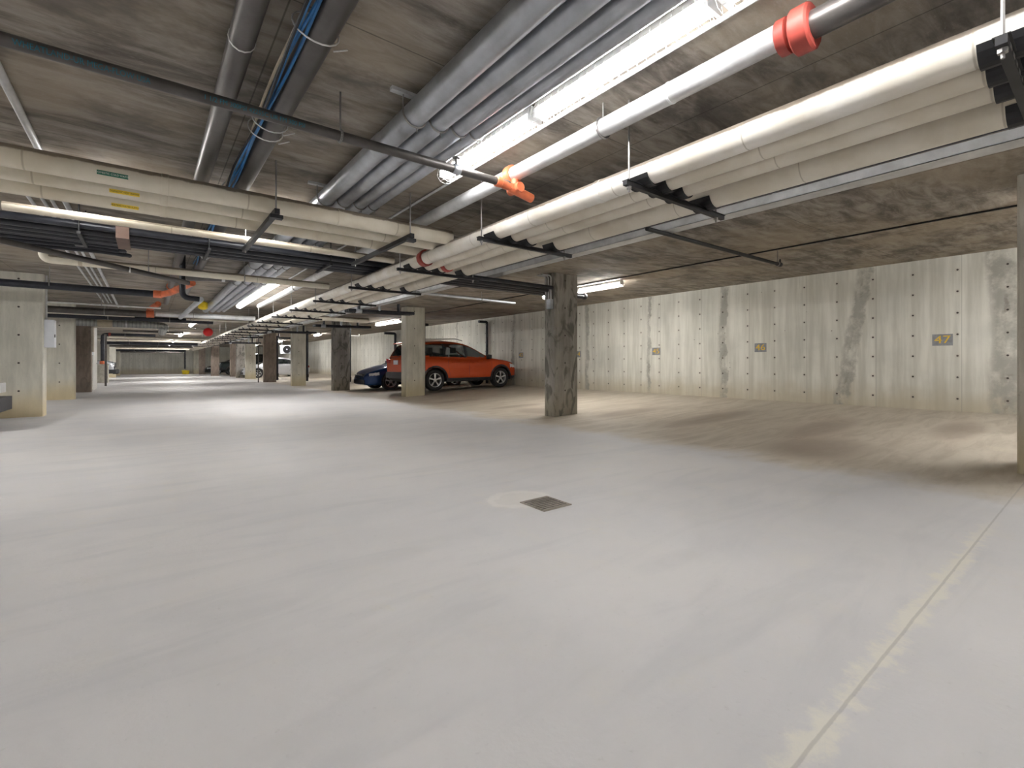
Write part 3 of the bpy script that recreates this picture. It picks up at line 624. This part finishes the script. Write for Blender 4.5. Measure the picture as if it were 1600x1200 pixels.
# conduits and box on the stained pillar (children: fixed to it)
O = tuple(p1.location)
for i, y in enumerate((6.50, 6.57, 6.64)):
    MB().tube(path([(5.72, y, 2.64), (5.94, y, 2.64), (5.94, y, 2.2 + (i - 1) * .02)], .06), .013, 8).build('conduit', 'galv', p1, O)
MB().box(5.90, 6.47, 2.02, 5.97, 6.58, 2.20).build('junction_box', 'steel', p1, O)
O = tuple(L1.location)
MB().poly([(-1.57, 12.5, 1.31), (-1.43, 12.5, 1.31), (-1.43, 12.76, 1.31), (-1.57, 12.76, 1.31)], .525, (0, 0, 1)).build('electrical_box', 'box', L1, O)
MB().box(-1.43, 12.54, 1.5, -1.42, 12.56, 1.56).build('latch', 'iron', L1, O)
MB().tube([(-1.55, 12.62, 1.83), (-1.55, 12.62, ZC)], .015, 8).build('conduit', 'galv', L1, O)
t = tag(MB().box(-1.66, 22.52, 1.3, -1.60, 23.2, 2.0).build('wall_panel', 'panelg', None, (-1.66, 22.5, 1.3)), 'blue-grey panel on the lobby wall beyond the brown pillar', 'panel')
# ------------------------------------------------------------------ lamps
def lamp(x, y0, zt, ln=1.2, tm='tube'):
    t = thing('strip_light', 'x', 'ceiling light', (x, y0, zt)); O = (x, y0, zt)
    MB().poly([(x - .035, y0, zt), (x - .055, y0, zt - .05), (x + .055, y0, zt - .05), (x + .035, y0, zt)], ln, (0, 1, 0)).build('housing', 'white', t, O)
    for dx in (-.035, .035):
        MB().tube([(x + dx, y0 + .03, zt - .075), (x + dx, y0 + ln - .03, zt - .075)], .014, 8).build('fluorescent_tube', tm, t, O)
    for yy in (y0, y0 + ln - .02): MB().box(x - .055, yy, zt - .10, x + .055, yy + .02, zt - .05).build('end_plate', 'white', t, O)
    mb = MB()
    for dx, dz in ((-.075, -.09), (-.045, -.13), (0, -.14), (.045, -.13), (.075, -.09)): mb.tube([(x + dx, y0, zt + dz), (x + dx, y0 + ln, zt + dz)], .0022, 4)
    k = int(ln / .06)
    for i in range(k + 1):
        y = y0 + ln * i / k
        mb.tube([(x - .06, y, zt - .03), (x - .075, y, zt - .09), (x - .045, y, zt - .13), (x, y, zt - .14), (x + .045, y, zt - .13), (x + .075, y, zt - .09), (x + .06, y, zt - .03)], .0018, 4, False)
    mb.build('wire_guard', 'wire', t, O)
    return t
lp = lamp(2.02, 2.36, ZC)
lp['label'] = 'lit strip light with wire guard, lower left of the two near the camera'
lamps = [(2.02, 1.12, 'lit strip light with wire guard at the top edge, nearest the camera')]
lamps += [(2.02, 10.3 + i * 1.24, 'lit strip light of the row beyond the left branch, %s from the camera' % ORD[i]) for i in range(4)]
lamps += [(1.42, 21.8 + i * 1.24, 'lit strip light above the red bell, %s' % ['nearer', 'farther'][i]) for i in range(2)]
lamps += [(1.45, 31.0 + i * 1.24, 'lit strip light far down the aisle, %s' % ['nearer', 'farther'][i]) for i in range(2)]
lamps += [(1.45, 41.0 + i * 1.24, 'lit strip light deep in the aisle before the end wall, %s' % ['nearer', 'farther'][i]) for i in range(2)]
lamps += [(1.45, 50.5, 'lit strip light closest to the end wall')]
lamps += [(7.8, 6.35, 'lit strip light right of the dark stained pillar'), (7.8, 7.6, 'lit strip light behind the dark stained pillar'),
          (7.8, 17.2, 'lit strip light over the blue car, nearer half'), (7.8, 18.45, 'lit strip light over the blue car, farther half'),
          (7.8, 28.0, 'lit strip light right of the yellow-footed pillar'), (7.8, 38.0, 'lit strip light over the silver car'), (6.6, 34.6, 'unseen fill strip just before the silver car, hidden by pillars'), (7.8, 48.0, 'lit strip light over the black car')]  # the one before the silver car is added fill, hidden by pillars
lamps += [(2.02, -.12, 'unseen strip light right above the camera'), (-.9, -2.6, 'unseen fill strip behind the camera over the left of the aisle'), (-.9, -4.6, 'unseen fill strip behind the camera over the left of the aisle, last'), (-3.0, .4, 'unseen fill strip over the aisle edge left of the camera'), (-3.0, 1.64, 'unseen fill strip over the aisle edge left of the camera, second'), (-3.0, 4.2, 'unseen fill strip over the aisle edge left of the camera, third'), (2.02, -3.2, 'unseen fill strip behind the camera'), (2.02, -4.5, 'unseen fill strip behind the camera, last of the row'),  # out-of-view lamps, added to even out the floor brightness
          (-4.2, 6.5, 'unseen fill strip over the left stalls beside the camera'), (-4.2, 7.75, 'unseen fill strip over the left stalls, second'), (-4.2, 15.5, 'unseen fill strip over the left stalls, third'), (-4.2, -3, 'unseen fill strip over the left stalls behind the camera'),  # added fill over the left stalls, never in view
          (-4.2, 27, 'unseen fill strip over the far left stalls'), (-4.2, 40, 'unseen fill strip over the farthest left stalls'), (7.8, -3.6, 'unseen fill strip over the stalls behind the camera'), (7.8, -.85, 'unseen fill strip over the stalls beside the camera')]  # more unseen fill over the stalls on both sides
for x, lb in ((-.5, 'short added fill strip tucked behind the left branch near the stickers'), (.9, 'short added fill strip tucked behind the middle of the left branch')):
    lamp(x, 5.32, ZC, .72, 'tube_strong')['label'] = lb  # hidden fill lamps, added to brighten the middle of the floor
protos = {'tube': lp}
for (x, y, lb) in lamps:
    k = 'tube' if (abs(x) < 4 and y < 4.8) else 'tube_far' if (x > 4 and y < 0) or (x < -2 and 4 < y < 9) else 'tube_far' if y > 25 else ('tube_bay' if abs(x) > 4 else 'tube_strong')
    if k in protos: dup(protos[k], (x, y, ceil_z(x - .06)), lb)
    else:
        protos[k] = q = lamp(x, y, ceil_z(x - .06), 1.2, k); q['label'] = lb
lp['group'] = 'strip lights'
for o in C.objects:
    if o.name.startswith('strip_light'): o['group'] = 'strip lights'
# ------------------------------------------------------------------ floor drain
t = thing('floor_drain', 'square rusty slotted floor drain in the middle of the aisle', 'drain', (2.24, 2.507, 0)); O = (2.24, 2.507, 0)
MB().box(2.115, 2.38, .0005, 2.365, 2.634, .002).build('drain_pit', 'pit', t, O)
mb = MB().box(2.11, 2.375, 0, 2.37, 2.385, .006).box(2.11, 2.629, 0, 2.37, 2.639, .006).box(2.11, 2.385, 0, 2.12, 2.629, .006).box(2.36, 2.385, 0, 2.37, 2.629, .006)
mb.build('frame', 'rust', t, O)
mb = MB()
for i in range(8): y = 2.396 + i * .0305; mb.box(2.12, y, .002, 2.36, y + .014, .006)
mb.build('grate', 'rust', t, O)
# ------------------------------------------------------------------ stall numbers
for (num, y, z, wd, ht, col) in (('47', 1.90, 1.412, .27, .20, 'yelp'), ('46', 4.98, 1.36, .26, .20, 'yelp'), ('45', 7.74, 1.33, .26, .20, 'yelp'), ('44', 10.7, 1.30, .26, .20, 'yelp'), ('43', 13.62, 1.31, .26, .20, 'yelp')):
    t = tag(MB().box(WX - .003, y - wd / 2, z - ht / 2, WX - .0005, y + wd / 2, z + ht / 2).build('stall_sign', 'grayp', None, (WX, y, z)), 'grey patch on the right wall ' + {'47': 'reading 47, nearest and rightmost', '46': 'reading 46, second from right', '45': 'reading 45, faded, middle of the wall', '44': 'reading 44, half hidden by the stained pillar', '43': 'reading 43, beside the nose of the red car'}[num], 'sign')
    me = text_mesh(num, .19, .001)
    for v in me.vertices: v.co = Vector((-.0055 - v.co.z, -v.co.x * 1.15, v.co.y))
    me.materials.clear(); me.materials.append(M[col]); o = bpy.data.objects.new('number', me); C.objects.link(o); o.parent = t
# ------------------------------------------------------------------ cars
def pch(tab, x):
    if x <= tab[0][0]: return tab[0][1]
    if x >= tab[-1][0]: return tab[-1][1]
    n = len(tab)
    for i in range(n - 1):
        if tab[i][0] <= x <= tab[i + 1][0]: break
    def sl(j): return (tab[j + 1][1] - tab[j][1]) / (tab[j + 1][0] - tab[j][0])
    def m(j):
        if j <= 0: return sl(0)
        if j >= n - 1: return sl(n - 2)
        a, b = sl(j - 1), sl(j)
        return 0 if a * b <= 0 else 2 * a * b / (a + b)
    h = tab[i + 1][0] - tab[i][0]; t = (x - tab[i][0]) / h
    return ((2 * t ** 3 - 3 * t * t + 1) * tab[i][1] + (t ** 3 - 2 * t * t + t) * h * m(i) + (-2 * t ** 3 + 3 * t * t) * tab[i + 1][1] + (t ** 3 - t * t) * h * m(i + 1))
def catm(P, n):
    out = []
    for i in range(len(P) - 1):
        a = P[max(0, i - 1)]; b = P[i]; c = P[i + 1]; d = P[min(len(P) - 1, i + 2)]
        for k in range(n):
            t = k / n
            out.append(tuple(.5 * (2 * b[j] + (c[j] - a[j]) * t + (2 * a[j] - 5 * b[j] + 4 * c[j] - d[j]) * t * t + (3 * b[j] - a[j] - 3 * c[j] + d[j]) * t ** 3) for j in (0, 1)))
    out.append(P[-1]); return out
def grid_parts(rows, cls, mats, root, closed_caps=True):
    """rows: list of rings of (x,y,z) (half section, bottom to top); mirrored in y. cls(center, row, k) -> part or None"""
    G = {}
    nR, nC = len(rows), len(rows[0])
    for sgn in (1, -1):
        for i in range(nR - 1):
            for k in range(nC - 1):
                q = [rows[i][k], rows[i + 1][k], rows[i + 1][k + 1], rows[i][k + 1]]
                c = [sum(p[j] for p in q) / 4 for j in range(3)]
                p = cls(c, i, k, sgn)
                if not p: continue
                g = G.setdefault(p, ({}, []))
                ids = []
                for p3 in q:
                    key = (round(p3[0], 5), round(p3[1] * sgn, 5), round(p3[2], 5)); ids.append(g[0].setdefault(key, len(g[0])))
                ids2 = []
                for a in ids:
                    if a not in ids2: ids2.append(a)
                if len(ids2) > 2: g[1].append(tuple(ids2 if sgn > 0 else ids2[::-1]))
    for p, (vd, fs) in G.items():
        mb = MB(); mb.v = list(vd.keys()); mb.f = fs
        nm = p.split('#')[0]; mb.build(nm, mats[nm], root, ang=60)
def make_car(kind, paint, label, cat, S, loc, rz, step=.035):
    """x forward, y left, z up; x=0 at the tail"""
    root = thing(kind, label, cat, loc, None, rz)
    L = S['L']; WR = S['wr']; wx = S['wheels']; AR = S['arch']
    n = int(L / step); xs = [L * i / n for i in range(n + 1)]
    xs = sorted(set([round(x, 4) for x in xs] + [.008, .02, L - .02, L - .008]))
    rows = []
    for x in xs:
        zb, zd, wd = pch(S['bot'], x), pch(S['deck'], x), pch(S['w'], x); h = zd - zb
        P = [(0, zb), (wd * .8, zb), (wd * .95, zb + .05 * h), (wd * .985, zb + .2 * h), (wd * .99, zb + .42 * h), (wd, zb + .62 * h), (wd * .985, zb + .8 * h), (wd * .94, zb + .93 * h), (wd * .84, zb + 1.0 * h), (wd * .5, zd + .02), (0, zd + .03)]
        rows.append([(x, p[0], p[1]) for p in catm(P, 5)])
    cz = lambda x, ys, z: None
    def cls(c, i, k, sgn):
        x, y, z = c
        for q in wx:
            if y > S['W'] - .34 and math.hypot(x - q, z - WR) < AR and z < WR + AR: return None
        if z > pch(S['deck'], x) - .03 and S['cab'][0] + .1 < x < S['cab'][1] - .12 and y < pch(S['w'], x) * .86: return 'interior_deck'
        for (nm, f) in S['zones']:
            if f(x, y, z): return nm
        if z < S['clad'](x): return 'cladding'
        return 'body'
    mats = dict(body=paint, cladding='clad', headlight='lens', tail_light='tail', grille='iron', interior_deck='inter', lower_grille='iron', badge='chrome')
    grid_parts(rows, cls, mats, root)
    for e in (0, -1):                            # end caps
        mb = MB(); r = rows[e]; mb.v = [(p[0], p[1], p[2]) for p in r] + [(p[0], -p[1], p[2]) for p in r[::-1]]; mb.f = [tuple(range(len(mb.v)))]
        mb.build('rear_panel' if e == 0 else 'front_panel', 'clad' if S.get('capdark') else paint, root)
    # canopy
    x0, x1 = S['cab']; n = int((x1 - x0) / step); cx = [x0 + (x1 - x0) * i / n for i in range(n + 1)]; rows = []
    nS, nT = 14, 14
    hmax = max(z for _, z in S['roof'])
    for x in cx:
        zt = pch(S['roof'], x); zb = pch(S['deck'], x) - .02; wb = pch(S['w'], x) * .90; h = max(.002, zt - zb)
        H = hmax - zb; k = min(1, h / H); yr = wb + (S['yr'] - wb) * k ** .8; zr = zt - .075 * k
        ring = []
        for j in range(nS + 1):
            t = j / nS; ring.append((x, wb + (yr - wb) * t + .03 * math.sin(PI * t) * k, zb + (zr - zb) * t))
        for j in range(1, nT + 1):
            t = j / nT; ring.append((x, yr * (1 - t), zr + (zt - zr) * math.sin(t * PI / 2) ** .6))
        rows.append(ring)
    ws, rs = S['wind'], S['rearw']
    def cls2(c, i, k, sgn):
        x, y, z = c; zt = pch(S['roof'], x); zb = pch(S['deck'], x)
        if k < nS:
            rail = rows[i][nS][2]
            if S['swin'][0] < x < S['swin'][1] and zb + .03 < z < rail - .035:
                if any(abs(x - p) < hw for p, hw in S['posts']): return 'pillar_trim'
                return 'side_window#%d%d' % (sum(x > p for p, hw in S['posts']), sgn)
            return 'roof_frame'
        yr = rows[i][nS][1]
        if ws[0] < x < ws[1] and y < yr - .05: return 'windshield'
        if rs[0] < x < rs[1] and y < yr - .06: return 'rear_window'
        return 'roof_frame'
    grid_parts(rows, cls2, dict(pillar_trim='clad', side_window='glass', windshield='glass', rear_window='glass', roof_frame=paint), root)
    # wheels, arches
    for q in wx:
        for s in (1, -1):
            yo = (pch(S['w'], q) - .01) * s
            mb = MB(); R = WR
            pr = [(R * .66, 0), (R * .70, .012), (R * .9, .018), (R * .985, .0), (R, -.03), (R, -.19), (R * .97, -.22), (R * .7, -.22)]
            mb.lathe([(r, yo - .03 * s + h * s) for r, h in pr], (q, 0, R), 'Y', 36)
            wo = mb.build('tire', 'rubber', root, ang=50)
            mb = MB(); rr = R * .68; y0 = yo - .035 * s
            mb.lathe([(rr, y0 - .16 * s), (rr, y0 - .01 * s), (rr * .98, y0 + .004 * s), (rr * .9, y0 - .002 * s), (rr * .88, y0 - .03 * s), (rr * .87, y0 - .15 * s)], (q, 0, R), 'Y', 32)
            ns = S.get('spokes', 5)
            for k in range(ns):
                a = 2 * PI * k / ns + .3
                for da, wd0, wd1 in ((0, .10, .16),):
                    P = []
                    for (rad, w_) in ((rr * .16, wd0), (rr * .9, wd1)):
                        for sg in (-1, 1):
                            ang = a; P.append((q + rad * math.cos(ang) - sg * w_ * rr * .75 * math.sin(ang), y0 - .004 * s if rad > rr * .5 else y0 + .004 * s, R + rad * math.sin(ang) + sg * w_ * rr * .75 * math.cos(ang)))
                    P = [P[0], P[1], P[3], P[2]]; mb.poly(P, -.035 * s, (0, 1, 0))
            mb.lathe([(0, y0 + .008 * s), (rr * .2, y0 + .006 * s), (rr * .24, y0 - .03 * s)], (q, 0, R), 'Y', 20)
            mb.build('rim', S.get('rim', 'alloy'), wo)
            MB().lathe([(rr * .84, y0 - .09 * s), (rr * .5, y0 - .085 * s), (0, y0 - .085 * s)], (q, 0, R), 'Y', 24).build('brake_disc', 'iron', wo)
            # arch lip and inner well
            mb = MB(); pr = None; N = 26; a0, a1 = S.get('arc', (-.12, PI + .12)); lw = S.get('lip', .045)
            for k in range(N + 1):
                a = a0 + (a1 - a0) * k / N; px_, pz = q + AR * math.cos(a), WR + AR * math.sin(a)
                px2, pz2 = q + (AR + lw) * math.cos(a), WR + (AR + lw) * math.sin(a)
                ya = pch(S['w'], px_) * .995 * s + .008 * s; yb_ = pch(S['w'], px2) * .995 * s + .004 * s
                b = len(mb.v); mb.v += [(px_, ya - .09 * s, pz), (px_, ya, pz), (px2, yb_, pz2), (px2, yb_ - .03 * s, pz2)]
                if k: 
                    for j in range(3): mb.f.append((b - 4 + j, b - 3 + j, b + 1 + j, b + j))
            mb.build('arch_trim', S.get('liptm', 'clad'), root)
            mb = MB(); mb.lathe([(AR + .01, yo - .02 * s), (AR + .01, yo - .30 * s), (0, yo - .30 * s)], (q, 0, WR), 'Y', 24, -.0, PI + .0)
            mb.build('wheel_well', 'inter', root)
    if S.get('extra'): S['extra'](root, S)
    return root
def seats(root, xs, w, z=.55):
    for x in xs:
        for s in (1, -1):
            MB().poly([(x - .05, s * .36 - .22, z), (x + .42, s * .36 - .22, z + .05), (x + .42, s * .36 - .22, z + .17), (x + .12, s * .36 - .22, z + .16), (x - .06, s * .36 - .22, z + .62), (x - .10, s * .36 - .12, z + .78) if 0 else (x - .16, s * .36 - .22, z + .62)], .44, (0, 1, 0)).box(x - .2, s * .36 - .12, z + .66, x - .1, s * .36 + .12, z + .85).build('seat', 'seat', root)
def mirror(root, x, y, z, mat):
    for s in (1, -1):
        MB().poly([(x, y * s, z), (x + .09, y * s, z + .02), (x + .10, y * s, z + .14), (x, y * s, z + .16)], .20 * s, (0, 1, 0)).build('side_mirror', mat, root)
def side_line(root, name, S, pts, mat, r=.004, s=-1, dy=.0):
    """thin line following the body side; pts (x, z)"""
    P = []
    for i in range(len(pts) - 1):
        for k in range(5):
            t = k / 5; x = pts[i][0] * (1 - t) + pts[i + 1][0] * t; z = pts[i][1] * (1 - t) + pts[i + 1][1] * t; P.append((x, z))
    P.append(pts[-1]); out = []
    for x, z in P:
        zb, zd, wd = pch(S['bot'], x), pch(S['deck'], x), pch(S['w'], x); h = zd - zb; t = (z - zb) / h
        f = pch([(0, .8), (.05, .95), (.2, .985), (.42, .99), (.62, 1.0), (.8, .985), (.93, .94), (1.0, .84)], t)
        out.append((x, s * (wd * f + dy), z))
    MB().tube(out, r, 6).build(name, mat, root)
# ---- the orange-red SUV
suvL = 4.45
def suv_extra(root, S):
    for s in (1, -1):
        side_line(root, 'door_seam', S, [(1.42, 1.0), (1.42, .75), (1.52, .36)], 'iron', .004, s)
        side_line(root, 'door_seam', S, [(2.22, 1.0), (2.22, .36)], 'iron', .004, s)
        side_line(root, 'door_seam', S, [(3.16, 1.0), (3.14, .6), (3.10, .36)], 'iron', .004, s)
        side_line(root, 'door_handle', S, [(1.55, .90), (1.78, .905)], 'redpaint', .016, s, .02)
        side_line(root, 'door_handle', S, [(2.36, .885), (2.59, .89)], 'redpaint', .016, s, .02)
        MB().tube(path([(.55, .56 * s, 1.615), (.6, .56 * s, 1.665), (1.9, .56 * s, 1.69), (2.15, .56 * s, 1.63)], .04), .016, 8).build('roof_rail', 'galv', root)
    mirror(root, 2.98, .80, 1.0, 'clad')
    MB().poly([(.14, -.55, 1.53), (.45, -.58, 1.585), (.45, .58, 1.585), (.14, .55, 1.53)], .03, (0, 0, 1)).build('rear_spoiler', 'redpaint', root)
    MB().box(-.03, -.16, .86, -.008, .16, 1.0).build('licence_plate', 'plate', root)
    for s in (1, -1): MB().poly([(-.015, .50 * s, .90), (-.015, .76 * s, .92), (-.015, .78 * s, 1.06), (-.015, .50 * s, 1.02)], .16, (1, 0, 0)).build('tail_light', 'tail', root)
    MB().poly([(-.07, -.70, .42), (-.07, .70, .42), (-.05, .74, .62), (-.05, -.74, .62)], .2, (1, 0, 0)).build('rear_bumper', 'clad', root)
    MB().poly([(.10, -.55, 1.10), (.10, .55, 1.10), (.27, .50, 1.47), (.27, -.50, 1.47)], -.012, (1, 0, 0)).build('rear_window', 'glass', root)
    MB().tube([(.09, .1, 1.14), (.15, -.32, 1.18)], .01, 6).build('rear_wiper', 'iron', root)
    seats(root, (1.15, 2.05), .44)
    MB().lathe([(.17, 0), (.185, .012), (.2, 0), (.185, -.012), (.17, 0)], (2.68, .36, 1.02), 'X', 20).build('steering_wheel', 'inter', root)
SUV = dict(L=suvL, W=.90, wr=.345, arch=.405, wheels=(.94, 3.55),
    bot=[(0, .42), (.1, .34), (.5, .26), (3.9, .26), (4.25, .30), (suvL, .42)],
    deck=[(0, .98), (.06, 1.06), (.3, 1.10), (1.3, 1.08), (2.6, 1.04), (3.1, 1.035), (3.5, .99), (3.95, .92), (4.22, .83), (4.38, .70), (suvL, .56)],
    w=[(0, .76), (.08, .84), (.35, .895), (.9, .90), (3.5, .90), (3.95, .87), (4.2, .79), (4.35, .66), (suvL, .50)],
    roof=[(.08, 1.09), (.20, 1.33), (.32, 1.52), (.5, 1.58), (.9, 1.62), (1.5, 1.64), (1.9, 1.62), (2.2, 1.56), (2.45, 1.46), (2.95, 1.16), (3.2, 1.03)],
    cab=(.08, 3.2), yr=.60, wind=(2.28, 3.14), rearw=(.12, .33), swin=(.42, 2.92), posts=((1.34, .035), (2.18, .06)),
    zones=[('headlight', lambda x, y, z: 3.98 < x < 4.40 and y > .45 and .70 - (x - 4) * .05 < z < .84 - (x - 3.98) * .22),
           ('grille', lambda x, y, z: x > 4.3 and y < .5 and z > .5)],
    clad=lambda x: .40 if x > .3 else .62, capdark=False, lip=.06, extra=suv_extra, spokes=5)
make_car('suv', 'redpaint', 'orange-red compact suv parked nose to the right wall', 'car', SUV, (6.36, 14.33, .105), 0, .03).rotation_euler = (0, -.017, 0)
# ---- the dark blue sedan
def sedan_spec(L=4.5, rim='alloy', emb=True, paintname='bluepaint'):
    def ex(root, S):
        for s in (1, -1):
            side_line(root, 'door_seam', S, [(3.28, .88), (3.26, .5), (3.2, .3)], 'iron', .004, s)
            side_line(root, 'door_seam', S, [(2.25, .9), (2.25, .3)], 'iron', .004, s)
            side_line(root, 'door_seam', S, [(1.3, .92), (1.3, .7), (1.45, .45)], 'iron', .004, s)
            side_line(root, 'door_handle', S, [(1.5, .78), (1.7, .785)], paintname, .013, s, .014)
            side_line(root, 'door_handle', S, [(2.42, .77), (2.62, .775)], paintname, .013, s, .014)
            MB().poly([(L - .12, .48 * s, .30), (L - .03, .36 * s, .28), (L - .03, .36 * s, .36), (L - .12, .50 * s, .38)], .05, (1, 0, 0)).build('fog_lamp', 'iron', root)
        mirror(root, 3.0, .74, .92, paintname)
        MB().box(L - .01, -.40, .56, L + .012, .40, .585).build('grille_bar', 'chrome', root)
        MB().box(L - .015, -.52, .26, L + .008, .52, .40).build('lower_grille', 'iron', root)
        MB().box(L, -.15, .42, L + .014, .15, .50).build('licence_plate_holder', 'iron', root)
        if emb:
            mb = MB(); z = .60; X = L + .014          # an H shaped emblem
            mb.box(X, -.045, z - .04, X + .008, -.028, z + .04).box(X, .028, z - .04, X + .008, .045, z + .04).box(X, -.028, z - .008, X + .008, .028, z + .008)
            mb.build('emblem', 'chrome', root)
        seats(root, (1.25, 2.2), .44, .38)
    return dict(L=L, W=.87, wr=.325, arch=.37, wheels=(.95, L - .88), rim=rim,
        bot=[(0, .35), (.1, .28), (.5, .2), (L - .5, .19), (L - .15, .20), (L, .24)],
        deck=[(0, .80), (.05, .92), (.2, .97), (.7, .98), (1.6, .94), (3.2, .91), (3.35, .91), (L - .6, .80), (L - .25, .70), (L - .08, .60), (L, .50)],
        w=[(0, .62), (.08, .74), (.35, .85), (.9, .87), (L - .9, .87), (L - .45, .82), (L - .22, .72), (L - .08, .60), (L, .48)],
        roof=[(.55, .98), (.95, 1.18), (1.35, 1.36), (1.8, 1.43), (2.2, 1.42), (2.5, 1.36), (3.0, 1.12), (3.38, .90)],
        cab=(.55, 3.38), yr=.55, wind=(2.4, 3.34), rearw=(.65, 1.35), swin=(.95, 3.1), posts=((1.45, .035), (2.2, .035)),
        zones=[('headlight', lambda x, y, z: L - .46 < x < L - .13 and y > .5 and .52 + (L - x) * .10 < z < .595 + (L - x) * .16),
               ('grille', lambda x, y, z: x > L - .06 and y < .46 and .47 < z < .60),
               ('tail_light', lambda x, y, z: x < .22 and y > .45 and .72 < z < .86)],
        clad=lambda x: .0, lip=.012, liptm=paintname, extra=ex, spokes=5)
make_car('sedan', 'bluepaint', 'dark blue sedan backed in beyond the orange-red suv, nose showing', 'car', sedan_spec(), (10.58, 17.0, .09), PI, .035).rotation_euler = (0, .017, PI)
make_car('sedan', 'silver', 'silver sedan parked behind the brown and yellow-footed pillars', 'car', sedan_spec(4.3, 'alloy', False, 'silver'), (9.4, 37.2, .0), PI, .05)
make_car('sedan', 'bkpaint', 'black car in the far distance behind the distant brown pillar', 'car', sedan_spec(4.4, 'alloy', False, 'bkpaint'), (8.35, 49.6, .0), PI, .06)
# ---- pickup with a blunt nose
def pickup_spec(paintname, L=5.4):
    def ex(root, S):
        MB().box(L - .02, -.62, .72, L + .05, .62, 1.06).build('grille', 'iron', root)
        mb = MB()
        for z in (.78, .88, .98): mb.box(L + .05, -.60, z - .02, L + .07, .60, z + .02)
        mb.build('grille_bars', 'chrome', root)
        for s in (1, -1):
            MB().box(L - .16, .64 * s - .13, .84, L + .03, .64 * s + .18, 1.04).build('headlight', 'lens', root)
            MB().box(L - .05, .58 * s - .12, .42, L + .15, .58 * s + .02, .5).build('tow_hook', 'iron', root)
        MB().poly([(L - .22, -.93, .45), (L + .08, -.86, .45), (L + .20, -.5, .45), (L + .20, .5, .45), (L + .08, .86, .45), (L - .22, .93, .45)], .22, (0, 0, 1)).build('front_bumper', 'clad', root)
        mirror(root, 3.55, .9, 1.12, 'clad')
    return dict(L=L, W=.95, wr=.39, arch=.46, wheels=(1.1, L - .95),
        bot=[(0, .55), (.3, .45), (L - .4, .42), (L, .48)],
        deck=[(0, 1.12), (1.8, 1.12), (1.9, 1.18), (3.7, 1.16), (3.9, 1.16), (L - .5, 1.14), (L - .12, 1.09), (L, 1.0)],
        w=[(0, .90), (.2, .94), (L - .5, .95), (L - .15, .90), (L, .82)],
        roof=[(1.75, 1.14), (1.85, 1.6), (2.05, 1.83), (2.6, 1.86), (3.1, 1.84), (3.4, 1.66), (3.95, 1.15)],
        cab=(1.75, 3.95), yr=.66, wind=(3.15, 3.9), rearw=(1.8, 2.0), swin=(1.98, 3.65), posts=((2.85, .04),),
        zones=[], clad=lambda x: .52, lip=.06, extra=ex, spokes=6)
make_car('pickup_truck', 'dkpaint', 'dark pickup with pale headlights facing the aisle beyond the close trio', 'truck', pickup_spec('dkpaint'), (10.05, 46.4, .0), PI, .06)
make_car('pickup_truck', 'whpaint', 'silver pickup nosing into the aisle from the far left stalls', 'truck', pickup_spec('whpaint', 5.2), (-6.70, 34.5, .0), 0, .05)
def guard(root, S):
    L = S['L']
    MB().poly([(L - .35, -.88, .23), (L - .02, -.84, .23), (L + .11, -.6, .23), (L + .11, .84, .23), (L - .35, .88, .23)][:0] or [(L - .35, -.90, .23), (L + .11, -.78, .23), (L + .11, .88, .23), (L + .02, .92, .23), (L - .35, .92, .23)], .22, (0, 0, 1)).build('front_bumper', 'clad', root)
    MB().box(L - .1, .5, .52, L + .04, .86, .68).build('headlight', 'lens', root)
sp_ = sedan_spec(4.7, 'alloy', False, 'whpaint'); _ex = sp_['extra']; sp_['extra'] = lambda r, S: (_ex(r, S), guard(r, S))
make_car('sedan', 'whpaint', 'pale car cut by the left photo edge, its black bumper before the wide pillar', 'car', sp_, (-6.65, 10.68, 0), 0, .05)
